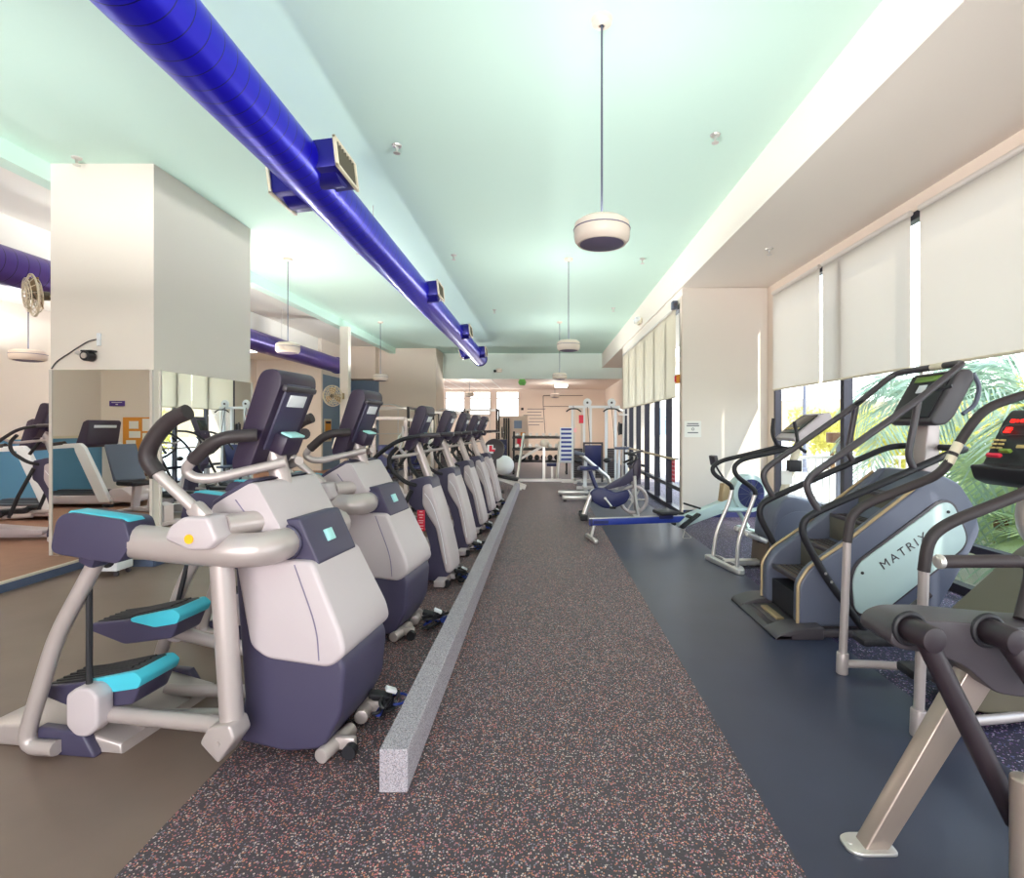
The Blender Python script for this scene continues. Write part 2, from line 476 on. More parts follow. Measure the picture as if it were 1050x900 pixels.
slab('wall_bay_end', 2.33, 3.82, 8.97, 9.09, 0, 3.83, 'cream')
slab('trim_5', 2.318, 2.33, 8.96, 9.1, 0, 3.7, 'tan')
slab('baseboard_bay', 2.34, 3.75, 8.945, 8.97, 0.0, 0.12, 'navy')
slab('wall_bay_far', 2.33, 3.1, 15.6, 15.72, 0, 3.83, 'tan')
# bay window wall: header, jamb strip, frames
slab('wall_bay_head', 3.75, 3.85, -4.2, 8.97, 3.68, 3.83, 'tan')
slab('wall_patio_head', 2.33, 2.43, 9.09, 15.6, 3.62, 3.83, 'cream')
slab('wall_bay_jamb', 3.75, 3.85, 8.72, 8.97, 0, 3.68, 'tan')
holed('wall_front', 'x', -4.2, 0.15, -9.42, 3.85, 0, CH, [(-4.0, 2.0, 0.4, 3.4)], 'cream')  # opening added out of view to let light in from behind the camera

def window(name, x, y0, y1, z1, mull, rail, fr='frame', mw=0.085):
    b = B()
    b.box((x, (y0 + y1) / 2, 0.04), (0.11, y1 - y0, 0.08)); b.box((x, (y0 + y1) / 2, z1 - 0.04), (0.09, y1 - y0, 0.08))
    for y in (y0 + 0.03, y1 - 0.03): b.box((x, y, z1 / 2), (0.1, 0.06, z1))
    for y in mull: b.box((x, y, z1 / 2), (0.11, mw, z1))
    for z in rail: b.box((x, (y0 + y1) / 2, z), (0.09, y1 - y0, 0.07))
    w = struct(name, b, fr)
    struct('window_pane', B().box((x + 0.005, (y0 + y1) / 2, z1 / 2), (0.008, y1 - y0, z1)), 'glass', w)
    return w
window('window_1', 3.8, -4.1, 8.72, 3.68, (6.72, 3.5, 1.65, -0.2, -2.1), (0.43,))
slab('trim_6', 3.77, 3.82, 5.33, 5.37, 0.08, 3.64, 'silverframe')
window('window_2', 2.38, 9.12, 15.6, 3.62, (10.15, 11.2, 12.3, 13.4, 14.5), (0.43,), 'frame', 0.06)
b = B()
for (a, c, z) in ((-4.95, -3.93, 2.1), (-3.72, -2.62, 2.1), (-2.38, -1.2, 1.8)):
    for y in (27.04,):
        b.box(((a + c) / 2, y, z + 0.03), (c - a, 0.05, 0.06)); b.box(((a + c) / 2, y, 2.95), (c - a, 0.04, 0.06)); b.box((a + 0.03, y, (z + 3.27) / 2), (0.06, 0.05, 3.27 - z)); b.box((c - 0.03, y, (z + 3.27) / 2), (0.06, 0.05, 3.27 - z))
struct('window_3', b, 'silverframe')
b = B(); b.box((-1, -4.2, 0.45), (6, 0.12, 0.1)); b.box((-1, -4.2, 3.35), (6, 0.12, 0.1))
for x in (-4, -2, 0, 2): b.box((x, -4.2, 1.9), (0.1, 0.12, 3.0))
struct('window_added', b, 'frame')  # frame of the added, unseen front opening

# mirrors on the near column
m = tag(B().box((-4.835, 5.872, 1.115), (1.09, 0.012, 2.03)).build('wall_mirror', 'mirror', flat=True), 'tall wall mirror on the near face of the column, beside the platform edge', 'mirror')
for x in (-5.385, -4.285): B().box((x, 5.868, 1.115), (0.03, 0.02, 2.03)).build('edge_strip', 'silverframe', m, flat=True)
m = tag(B().box((-4.205, 6.80, 1.115), (0.012, 1.66, 2.03), 0, (0, 0, math.radians(-4))).build('wall_mirror', 'mirror', flat=True), 'wall mirror on the aisle side of the column reflecting the window shades', 'mirror')
for y in (5.97, 7.63): B().box((-4.202 + (y - 6.8) * 0.07, y, 1.115), (0.02, 0.025, 2.03)).build('edge_strip', 'silverframe', m, flat=True)

# ------------------------------------------------------------------ air ducts
def duct(name, label, x, z, r, y0, y1, m, outs, boxm):
    t = thing(name, label, 'duct', (x, (y0 + y1) / 2, z))
    L = y1 - y0
    b = B().cyl((0, -L / 2, 0), (0, L / 2, 0), r, seg=40); b.build('spiral_pipe', m, t)
    B().ring((0, L / 2 - 0.02, 0), r + 0.008, 0.02).build('end_collar', boxm, t)
    for (y, s, dz) in outs:
        yl = y - (y0 + y1) / 2
        d = Vector((s, 0, dz)).normalized()
        R = Matrix.Translation((0, yl, 0)) @ Matrix.Rotation(-math.atan2(dz, s), 4, 'Y')
        o = B().box((r - 0.01, 0, 0), (0.32, 0.5, 0.25), 0.012).cyl((0, 0, 0), (r + 0.1, 0, 0), 0.19, seg=24).xf(R).build('outlet_box', boxm, t)
        f = B()
        for (yy, zz, sy, sz) in ((0, 0.125, 0.54, 0.03), (0, -0.125, 0.54, 0.03), (0.255, 0, 0.03, 0.28), (-0.255, 0, 0.03, 0.28)): f.box((r + 0.16, yy, zz), (0.03, sy, sz), 0.006)
        f.xf(R).build('grille_frame', 'ivory', o)
        g = B().box((r + 0.145, 0, 0), (0.01, 0.49, 0.24))
        for k in range(-3, 4): g.box((r + 0.155, k * 0.065, 0), (0.03, 0.012, 0.23), rot=(0, 0, 0.3))
        g.xf(R).build('grille', 'olive', o)
    for y in range(int(y0) + 3, int(y1), 4):
        B().cyl((0, y - (y0 + y1) / 2, r - 0.01), (0, y - (y0 + y1) / 2, CH - z), 0.006, seg=6).build('hanger_rod', 'chrome', t)
    return t
duct('air_duct', 'long cobalt blue round spiral duct hanging above the row of trainers', -2.22, 3.9, 0.228, -4.0, 18.9, 'ductblue',
     [(5.0, 1, 0.12), (5.35, -1, -0.12), (9.6, 1, 0.1), (13.6, 1, 0.1), (17.3, 1, 0.1), (16.9, -1, -0.3)], 'bluebox')
duct('air_duct', 'violet round duct in the room beyond the column', -6.34, 3.4, 0.228, -2.0, 16.5, 'ductpurple', [(9.3, 1, 0.1), (4.9, 1, 0.1)], 'bluebox')

# ------------------------------------------------------------------ pendants
def pendant(x, y, z, top, label, r=0.197):
    t = thing('pendant_lamp', label, 'pendant lamp', (x, y, z), 0, 'round white pendants')
    B().lathe([(0.06, 0.1), (r * 0.75, 0.1), (r * 0.97, 0.07), (r, 0.03), (r, -0.02), (r * 0.97, -0.05), (r * 0.85, -0.075), (r * 0.82, -0.075), (0, -0.075)]).build('housing', 'pend', t)
    B().ring((0, 0, 0.028), r + 0.001, 0.004, 'z').build('seam_ring', 'grille', t)
    B().lathe([(0, -0.088), (r * 0.6, -0.086), (r * 0.84, -0.072)]).build('grille_disc', 'grille', t)
    B().cyl((0, 0, 0.1), (0, 0, top - z - 0.02), 0.008, seg=8).build('drop_rod', 'steel', t)
    B().lathe([(0.02, -0.05), (0.07, -0.03), (0.075, 0.0), (0, 0.0)], (0, 0, top - z)).build('ceiling_canopy', 'pend', t)
    l = bpy.data.lights.new('uplight', 'AREA'); l.shape = 'DISK'; l.size = r * 1.5; l.energy = UP; l.color = (0.98, 1.0, 0.98)
    l.use_nodes = True; lt_ = l.node_tree; em_ = lt_.nodes['Emission']; fo_ = lt_.nodes.new('ShaderNodeLightFalloff')
    fo_.inputs['Strength'].default_value = 1.0; ge_ = lt_.nodes.new('ShaderNodeNewGeometry'); do_ = lt_.nodes.new('ShaderNodeVectorMath'); do_.operation = 'DOT_PRODUCT'
    lt_.links.new(ge_.outputs['Incoming'], do_.inputs[0]); lt_.links.new(ge_.outputs['Normal'], do_.inputs[1])
    mx_ = lt_.nodes.new('ShaderNodeMath'); mx_.operation = 'MAXIMUM'; mx_.inputs[1].default_value = 0.38; lt_.links.new(do_.outputs['Value'], mx_.inputs[0])
    pw_ = lt_.nodes.new('ShaderNodeMath'); pw_.operation = 'POWER'; pw_.inputs[1].default_value = -1.35; lt_.links.new(mx_.outputs[0], pw_.inputs[0])
    ml_ = lt_.nodes.new('ShaderNodeMath'); ml_.operation = 'MULTIPLY'; lt_.links.new(pw_.outputs[0], ml_.inputs[0]); lt_.links.new(fo_.outputs['Linear'], ml_.inputs[1])
    lt_.links.new(ml_.outputs[0], em_.inputs['Strength'])
    o = bpy.data.objects.new('uplight', l); COL.objects.link(o); o.parent = t; o.location = (0, 0, 0.13); o.rotation_euler = (PI, 0, 0)
    return t
UP = 8.2
for (x, y, z, lb) in ((0.415, 3.8, 2.87, 'nearest round white pendant, hung on a long rod over the aisle'),
                      (0.435, 9.2, 2.89, 'second round white pendant along the aisle, beyond the nearest one'),
                      (0.45, 14.7, 2.89, 'third round white pendant along the aisle, far down over the floor'),
                      (-4.38, 9.2, 2.85, 'round white pendant just beyond the mirrored column, before the violet duct'),
                      (-4.46, 14.7, 2.85, 'round white pendant hung before the far cream column')):
    pendant(x, y, z, CH, lb)
pendant(-4.4, 3.8, 2.85, CH, 'round white pendant on the near side of the mirrored column, outside the picture edge')
pendant(0.4, -1.6, 2.87, CH, 'round white pendant behind the camera')
pendant(0.5, 23.0, 2.85, 3.4, 'farthest round white pendant, under the low back ceiling')
pendant(-3.0, 21.8, 2.83, 3.4, 'round white pendant in front of the bright back windows')
pendant(-8.4, 8.75, 2.66, 3.68, 'round white pendant in the side room before the column', 0.24)
for (x, y) in ((-8.2, 3.2), (-8.2, 6.6), (-8.2, 11.5), (-8.2, 14.5)):
    t = thing('ceiling_light', 'flat white ceiling light fixed in the side room soffit', 'ceiling light', (x, y, 3.68), 0, 'side room ceiling lights')
    B().box((0, 0, -0.03), (0.32, 1.25, 0.06), 0.01).build('housing', 'label', t)
    B().box((0, 0, -0.065), (0.28, 1.2, 0.012)).build('diffuser', LENS := (emit('lit_diffuser', (255, 244, 228), 32) if 'lit_diffuser' not in bpy.data.materials else bpy.data.materials['lit_diffuser']), t)
for (x, y) in ((-6.5, 24), (0.8, 24.2)):
    t = thing('ceiling_light', 'flat white ceiling light in the low back ceiling', 'ceiling light', (x, y, 3.4), 0, 'back room ceiling lights')
    B().box((0, 0, -0.02), (0.6, 1.25, 0.04), 0.01).build('housing', 'label', t)
    B().box((0, 0, -0.045), (0.54, 1.18, 0.012)).build('diffuser', LENS, t)

# ------------------------------------------------------------------ roller shades
def shade(y0, y1, x, z0, z1, label, grp, cloth='shade'):
    t = thing('roller_shade', label, 'roller shade', (x, (y0 + y1) / 2, z1), 0, grp)
    w = y1 - y0
    B().box((0, 0, (z0 - z1) / 2), (0.004, w, z1 - z0)).build('shade_cloth', cloth, t, flat=True)
    B().cyl((0, -w / 2, -0.02), (0, w / 2, -0.02), 0.03, seg=14).build('roller', 'silverframe', t)
    B().cyl((0, -w / 2, z0 - z1), (0, w / 2, z0 - z1), 0.014, seg=10).build('hem_bar', 'ivory', t)
shade(7.2, 8.66, 3.71, 2.1, 3.68, 'white roller shade at the bay corner, next to the end wall', 'shades in the machine bay')
shade(5.42, 7.12, 3.71, 2.1, 3.68, 'white roller shade behind the stair machine rails, second from the end wall', 'shades in the machine bay')
shade(1.7, 5.28, 3.71, 2.09, 3.68, 'wide white roller shade nearest the camera, over the palm leaves', 'shades in the machine bay')
shade(-4.0, 1.6, 3.71, 2.09, 3.68, 'wide white roller shade alongside the camera', 'shades in the machine bay')
ys = [9.35, 10.6, 11.65, 12.75, 13.9, 15.5]
for i in range(5):
    shade(ys[i] + 0.01, ys[i + 1] - 0.01, 2.31, 2.03, 3.6, ('nearest', 'second', 'middle', 'fourth', 'farthest')[i] + ' cream roller shade of the run over the patio windows', 'shades over the patio windows', 'shadecream')

# ------------------------------------------------------------------ low barrier
tag(B().box((-0.615, 7.45, 0.089), (0.118, 10.5, 0.178), 0.006).build('low_barrier', 'curb', flat=True), 'long low granite-grey carpeted barrier beside the aisle', 'barrier')

# ------------------------------------------------------------------ cross trainers (the two big pale ones in front)
def cross_trainer(label, loc, rz):
    t = thing('cross_trainer', label, 'cross trainer', loc, rz, 'cross trainers')
    B().prism([(-0.98, 0.0), (-0.98, 0.06), (-0.82, 0.1), (-0.5, 0.115), (-0.2, 0.05), (-0.2, 0.0)], -0.3, 0.3, 0.015).build('rear_base', 'silver', t)
    for s in (-1, 1):
        B().prism([(-0.62, 0.0), (-0.62, 0.1), (-0.58, 0.125), (-0.36, 0.115), (-0.3, 0.02), (-0.3, 0.0)], s * 0.315 - 0.025, s * 0.315 + 0.025, 0.012).build('base_end_cover', 'dark', t)
        B().tube([(-0.46, s * 0.36, 0.05), (-0.635, s * 0.36, 0.045), (-0.47, s * 0.355, 0.55), (-0.26, s * 0.34, 0.93)], 0.034, 0.1).build('rear_upright', 'silver', t)
        B().box((-0.262, s * 0.35, 0.945), (0.085, 0.1, 0.13), 0.02, (0, 0.4, 0)).box((-0.33, s * 0.385, 1.0), (0.16, 0.07, 0.1), 0.02).build('upright_bracket', 'dark', t)
        h = B().prism([(-0.41, 0.965), (-0.38, 1.10), (-0.33, 1.13), (-0.05, 1.10), (-0.02, 1.0), (-0.08, 0.91), (-0.38, 0.945)], s * 0.36 - 0.075, s * 0.36 + 0.075, 0.03, 0.03).build('rear_arm_housing', 'dark', t)
        B().prism([(-0.35, 1.118), (-0.33, 1.134), (-0.06, 1.104), (-0.045, 1.09)], s * 0.36 - 0.058, s * 0.36 + 0.03, 0.006).build('accent_strip', 'teal', h)
        B().tube([(-0.1, s * 0.36, 1.0), (0.2, s * 0.37, 0.975), (0.46, s * 0.37, 0.968), (0.545, s * 0.30, 0.968), (0.53, s * 0.12, 0.968)], 0.074, 0.12, 18).build('swing_arm', 'silver', t)
        B().ring((0.535, s * 0.195, 0.968), 0.076, 0.008).build('arm_seal', 'dark', t)
        h = B().prism([(0.165, 1.03), (0.19, 1.085), (0.25, 1.125), (0.37, 1.125), (0.41, 1.03), (0.37, 0.99), (0.28, 0.985)], s * 0.4 - 0.07, s * 0.4 + 0.07, 0.025, 0.02).build('pivot_housing', 'shell', t)
        B().cyl((0.285, s * 0.468, 1.035), (0.285, s * 0.474, 1.035), 0.02).build('warning_dot', 'orange', h)
        B().cyl((0.36, s * 0.36, 1.07), (0.46, s * 0.16, 1.07), 0.052).build('pivot_axle', 'silver', t)
        m = B().tube([(0.30, s * 0.40, 1.11), (0.09, s * 0.425, 1.31)], 0.024, 0, 12).box((0.275, s * 0.4, 1.135), (0.09, 0.06, 0.07), 0.02, (0, 0.75, 0)).build('moving_handle', 'silver', t)
        B().tube([(0.10, s * 0.424, 1.30), (0.035, s * 0.43, 1.385), (0.15, s * 0.43, 1.53), (0.245, s * 0.43, 1.565)], 0.034, 0.09, 12).build('grip', 'grip', m)
        B().tube([(0.345, s * 0.36, 0.93), (0.40, s * 0.36, 0.18)], 0.047, 0, 14).build('front_upright', 'silver', t)
        B().prism([(0.30, 0.165), (0.385, 0.085), (0.46, 0.19), (0.44, 0.25), (0.34, 0.235)], s * 0.375 - 0.06, s * 0.375 + 0.055, 0.012, 0.015).cyl((0.385, s * 0.44, 0.17), (0.385, s * 0.436, 0.17), 0.012).build('joint_block', 'silver', t)
        dz = 0.0 if s < 0 else 0.17; du = 0.0 if s < 0 else -0.1
        B().tube([(0.38, s * 0.31, 0.175), (-0.33 + du, s * 0.27, 0.17 + dz)], 0.036, 0, 12).build('pedal_bar', 'silver', t)
        B().tube([(0.55, s * 0.11, 0.13), (-0.35, s * 0.13, 0.08)], 0.032, 0, 12).build('floor_tube', 'silver', t)
        p = B().prism([(-0.66, 0.235), (-0.65, 0.275), (-0.45, 0.30), (-0.16, 0.365), (-0.12, 0.33), (-0.17, 0.215), (-0.45, 0.17)], s * 0.17 - 0.1, s * 0.17 + 0.1, 0.02, 0.02)
        p.xf(Matrix.Translation((du, 0, dz))).build('pedal', 'dark', t)
        pe = t.children[-1]
        tr = B().prism([(-0.63, 0.27), (-0.62, 0.284), (-0.45, 0.312), (-0.17, 0.378), (-0.15, 0.37), (-0.17, 0.35), (-0.45, 0.29)], s * 0.17 - 0.085, s * 0.17 + 0.085, 0.004)
        for k in range(5): tr.tube([(-0.6, s * 0.17 - 0.066 + k * 0.033, 0.29), (-0.45, s * 0.17 - 0.066 + k * 0.033, 0.315), (-0.2, s * 0.17 - 0.066 + k * 0.033, 0.374)], 0.006, 0, 6)
        tr.xf(Matrix.Translation((du, 0, dz))).build('tread', 'black', pe)
        B().prism([(-0.40, 0.30), (-0.40, 0.318), (-0.15, 0.375), (-0.11, 0.345), (-0.13, 0.30), (-0.26, 0.275)], s * 0.17 - 0.112, s * 0.17 + 0.112, 0.012, 0.015).xf(Matrix.Translation((du, 0, dz))).build('toe_rim', 'teal', pe)
        B().prism([(-0.42, 0.15), (-0.42, 0.29), (-0.37, 0.325), (-0.30, 0.325), (-0.26, 0.29), (-0.26, 0.15), (-0.31, 0.105), (-0.37, 0.105)], s * 0.315 - 0.045, s * 0.315 + 0.045, 0.015, 0.02).xf(Matrix.Translation((du, 0, dz))).build('pedal_block', 'shell', t)
        B().tube([(-0.35 + du, s * 0.31, 0.30 + dz), (-0.33, s * 0.33, 0.97)], 0.013, 0, 8).build('drive_belt', 'black', t)
        B().tube([(0.45, s * 0.06, 1.33), (0.18, s * 0.27, 1.255), (0.10, s * 0.29, 1.30), (0.17, s * 0.29, 1.37)], 0.023, 0.09, 12).build('fixed_handle', 'silver', t)
        fx = t.children[-1]
        B().tube([(0.15, s * 0.29, 1.35), (0.27, s * 0.285, 1.455), (0.40, s * 0.2, 1.465)], 0.03, 0.07, 12).build('grip', 'grip', fx)
        B().cyl((0.745, s * 0.26, 0.036), (0.785, s * 0.05, 0.045), 0.034, seg=18, bev=0.005).build('stabilizer', 'silver', t)
        w = B().box((0.815, s * 0.165, 0.05), (0.1, 0.035, 0.06), 0.012).build('caster_bracket', 'silver', t)
        B().cyl((0.855, s * 0.185, 0.034), (0.855, s * 0.22, 0.034), 0.032).build('caster_wheel', 'black', w)
    taper = lambda co: (co.x, co.y * (1.0 - 0.32 * max(0, (co.z - 0.5))), co.z)
    B().prism([(0.29, 0.87), (0.34, 0.5), (0.36, 0.24), (0.27, 0.07), (0.56, 0.025), (0.74, 0.05), (0.825, 0.2), (0.845, 0.43), (0.72, 0.62), (0.58, 0.86)], -0.235, 0.235, 0.08, 0.04, seg=5, warp=taper).build('lower_shroud', 'dark', t)
    s = B().prism([(0.305, 0.88), (0.58, 0.892), (0.685, 0.89), (0.84, 0.57), (0.857, 0.485), (0.78, 0.425), (0.48, 0.452), (0.40, 0.505)], -0.255, 0.255, 0.085, 0.035, seg=6, warp=taper).build('light_cover', 'shell', t)
    for q in (-1, 1):
        B().tube([(0.60, q * 0.2245, 0.875), (0.72, q * 0.247, 0.60), (0.735, q * 0.2555, 0.46)], 0.003, 0.1, 6).build('cover_seam', 'grille', s)
        B().cyl((0.765, q * 0.245, 0.455), (0.765, q * 0.254, 0.455), 0.006, seg=10).build('cover_screw', 'smoke', s)
    B().prism([(0.44, 1.06), (0.60, 1.08), (0.70, 0.865), (0.44, 0.86)], -0.185, 0.185, 0.12, 0.02, seg=6).build('neck', 'dark', t)
    B().box((0.655, -0.015, 0.975), (0.02, 0.06, 0.06), 0.004, (0, -0.43, 0)).build('neck_label', 'cyan', t)
    u = B().prism([(0.20, 1.09), (0.215, 1.14), (0.27, 1.175), (0.405, 1.25), (0.435, 1.24), (0.55, 1.045), (0.535, 1.02), (0.32, 1.04)], -0.25, 0.25, 0.04, 0.02, seg=4).build('upper_cover', 'shell', t)
    B().prism([(0.175, 1.10), (0.195, 1.16), (0.25, 1.195), (0.37, 1.262), (0.41, 1.255), (0.25, 1.17), (0.21, 1.14)], -0.225, 0.225, 0.01).build('top_trim', 'dark', u)
    for q in (-1, 1): B().tube([(0.33, q * 0.2505, 1.17), (0.43, q * 0.2505, 1.045)], 0.003, 0, 6).build('cover_seam', 'grille', u)
    B().tube([(0.405, 0, 1.19), (0.335, 0, 1.46)], 0.048, 0, 16).build('console_mast', 'silver', t)
    console(t, 1.0)
    return t

def console(t, k, dx=0.0, dz=0.0):
    """thick tablet console seen from behind: shell, recessed back panel, sticker, mount"""
    T = Matrix.Translation((dx, 0, dz)) @ Matrix.Diagonal((k, k, k, 1))
    c = B().prism([(0.235, 1.325), (0.25, 1.29), (0.295, 1.28), (0.335, 1.315), (0.49, 1.70), (0.488, 1.755), (0.455, 1.778), (0.40, 1.772), (0.375, 1.74)], -0.155, 0.155, 0.03, 0.025, seg=4).xf(T).build('console', 'indigo', t)
    R = Matrix.Translation((0.407, 0, 1.52)) @ Matrix.Rotation(math.atan2(0.155, 0.385), 4, 'Y')
    B().box((0.006, 0, 0.035), (0.03, 0.22, 0.34), 0.012).xf(T @ R).build('back_panel', 'dark', c)
    B().box((0.024, 0.0, 0.125), (0.006, 0.14, 0.06), 0.002).xf(T @ R).build('back_label', 'label', c)
    B().box((0.012, 0, 0.185), (0.04, 0.27, 0.03), 0.01).xf(T @ R).build('back_lip', 'smoke', c)
    B().box((0.04, 0, -0.09), (0.1, 0.15, 0.1), 0.015).xf(T @ R).build('mount', 'indigo', c)
    B().box((0.066, 0, -0.035), (0.06, 0.12, 0.012), 0.004).xf(T @ R).build('mount_label', 'cyan', c)
    R2 = Matrix.Translation((0.307, 0, 1.535)) @ Matrix.Rotation(math.atan2(0.14, 0.415), 4, 'Y')
    B().box((-0.004, 0, 0.05), (0.012, 0.27, 0.24), 0.004).xf(T @ R2).build('screen', 'screen', c)

th = math.radians(-6.7)
cross_trainer('nearest pale grey cross trainer with teal pedals, its base at the picture edge', (-1.7, 2.73, 0), th)
dup(bpy.data.objects['cross_trainer'], (-1.755, 4.08, 0), th, 'second pale grey cross trainer with blue lower shroud, behind the nearest one')

# ------------------------------------------------------------------ ellipticals of the row
def elliptical(label, loc, rz):
    t = thing('elliptical_trainer', label, 'elliptical', loc, rz, 'ellipticals in the row')
    wp = lambda co: (co.x, co.y * (1.0 - 0.25 * max(0, co.z - 0.75)), co.z)
    B().prism([(0.42, 0.99), (0.60, 1.03), (0.64, 1.0), (0.69, 0.75), (0.755, 0.49), (0.81, 0.25), (0.825, 0.1), (0.74, 0.03), (0.58, 0.04), (0.64, 0.35), (0.58, 0.55), (0.48, 0.72), (0.42, 0.76)], -0.15, 0.15, 0.045, 0.03, seg=4, warp=wp).build('shroud', 'dark', t)
    s = B().prism([(0.56, 0.945), (0.64, 0.965), (0.715, 0.75), (0.785, 0.49), (0.84, 0.25), (0.855, 0.12), (0.79, 0.11), (0.75, 0.26), (0.69, 0.54), (0.60, 0.68), (0.56, 0.76)], -0.17, 0.17, 0.04, 0.03, seg=4, warp=wp).build('light_panel', 'shell', t)
    for q in (-1, 1): B().tube([(0.585, q * 0.165, 0.87), (0.66, q * 0.168, 0.78), (0.745, q * 0.171, 0.52), (0.80, q * 0.171, 0.2)], 0.003, 0.12, 6).build('panel_crease', 'label', s)
    B().tube([(0.58, 0, 1.0), (0.43, 0, 1.40)], 0.042, 0, 14).build('console_mast', 'silver', t)
    console(t, 0.88, 0.165, 0.145)
    B().box((0.76, 0, 0.045), (0.1, 0.6, 0.06), 0.012).box((0.60, 0, 0.05), (0.5, 0.1, 0.05), 0.01).build('front_foot', 'shell', t)
    B().box((-0.82, 0, 0.045), (0.1, 0.56, 0.06), 0.012).box((-0.2, 0, 0.055), (1.3, 0.1, 0.06), 0.01).build('rear_foot', 'shell', t)
    B().prism([(-0.86, 0.05), (-0.86, 0.32), (-0.74, 0.36), (-0.2, 0.18), (0.5, 0.12), (0.5, 0.06)], -0.1, 0.1, 0.03, 0.03).build('ramp_housing', 'shell', t)
    for s in (-1, 1):
        B().cyl((0.82, s * 0.22, 0.035), (0.82, s * 0.26, 0.035), 0.034).build('caster_wheel', 'black', t)
        B().tube([(0.50, s * 0.12, 0.94), (0.42, s * 0.2, 0.97), (0.29, s * 0.27, 1.10), (0.27, s * 0.28, 1.22), (0.36, s * 0.28, 1.31)], 0.02, 0.06, 10).build('swing_handle', 'black', t)
        B().tube([(0.02, s * 0.30, 1.05), (0.15, s * 0.30, 1.225), (0.38, s * 0.29, 1.385), (0.60, s * 0.27, 1.425)], 0.02, 0.1, 10).build('upper_handle', 'black', t)
        g = t.children[-1]
        B().tube([(0.58, s * 0.272, 1.423), (0.76, s * 0.255, 1.43)], 0.021, 0, 10).build('handle_tip', 'smoke', g)
        B().tube([(0.52, 0, 1.25), (0.26, s * 0.22, 1.21), (0.2, s * 0.26, 1.26)], 0.017, 0.06, 10).build('fixed_handle', 'silver', t)
        B().tube([(0.46, s * 0.17, 0.9), (0.3, s * 0.2, 0.55), (0.2, s * 0.2, 0.3)], 0.022, 0.05, 10).build('swing_lever', 'black', t)
        B().tube([(0.45, s * 0.18, 0.32), (-0.75, s * 0.18, 0.26)], 0.026, 0, 10).build('rail', 'silver', t)
        p = B().prism([(-0.28, 0.30), (-0.28, 0.34), (0.1, 0.36), (0.16, 0.40), (0.18, 0.36), (0.12, 0.30)], s * 0.18 - 0.085, s * 0.18 + 0.085, 0.012, 0.01).build('pedal', 'black', t)
        B().box((-0.08, s * 0.18, 0.352), (0.3, 0.14, 0.012), 0.003, (0, -0.05, 0)).build('tread', 'smoke', p)
    return t
th = math.radians(-5)
e0 = elliptical('first grey elliptical, with a red tag hung on its dark side', (-1.7, 5.33, 0), th)
ep = [(-1.68, 6.56), (-1.68, 7.86), (-1.67, 9.1), (-1.65, 10.2)]
el = ['grey elliptical directly beyond the red-tagged one', 'middle one of the five grey ellipticals', 'fourth grey elliptical, between the middle one and the last', 'last grey elliptical of the row, before the exercise ball']
for p, lb in zip(ep, el):
    dup(e0, (p[0], p[1], 0), th, lb)
t = thing('warning_tag', 'red printed tag on the side of the first grey elliptical', 'tag', (-1.165, 5.117, 0.61))
B().box((0, 0, 0), (0.075, 0.006, 0.2), 0.002).build('card', 'red', t)
b = B()
for k, (z, w) in enumerate(((0.085, 0.03), (0.055, 0.045), (0.03, 0.03), (0.0, 0.05), (-0.02, 0.04), (-0.05, 0.05), (-0.075, 0.045))): b.box((0, -0.004, z), (w, 0.002, 0.009))
b.build('print', 'pink', t)
for q in t.children: pass
t.rotation_euler = (0, 0, th)

# cables between machines and barrier
def cables(x, y, label):
    t = thing('cable_bundle', label, 'cables', (x, y, 0), random.uniform(-0.6, 0.6), 'cable bundles by the barrier')
    for k in range(4):
        r = random.Random(int(y * 100) + k)
        pts = [(r.uniform(-0.07, 0.07), r.uniform(-0.16, 0.16), 0.012 + 0.02 * k + r.uniform(0, 0.035)) for _ in range(8)]
        B().tube(pts, 0.008, 0.06, 6).build('cable', 'cordblue' if k == 1 else 'black', t)
    B().ring((0.02, 0.08, 0.03), 0.06, 0.007, 'z').build('coil', 'cordblue', t)
    B().box((-0.02, -0.03, 0.1), (0.11, 0.05, 0.03), 0.008, (0.2, 0.3, 0.5)).build('adapter', 'black', t)
    B().box((0.03, 0.0, 0.12), (0.06, 0.035, 0.02), 0.004, (0.2, 0.5, 0.8)).build('plug', 'label', t)
for (x, y, lb) in ((-0.83, 2.83, 'tangle of black and blue cables at the near end of the barrier'), (-0.82, 4.05, 'coil of blue cable by the second cross trainer'),
                   (-0.8, 5.25, 'dark cables on the floor before the red-tagged elliptical'), (-0.8, 6.5, 'dark cables by the foot of the second elliptical'),
                   (-0.8, 7.8, 'dark cables by the foot of the middle elliptical'), (-0.8, 9.05, 'dark cables by the foot of the fourth elliptical'), (-0.8, 10.3, 'dark cables by the last elliptical near the barrier end')):
    cables(x, y, lb)

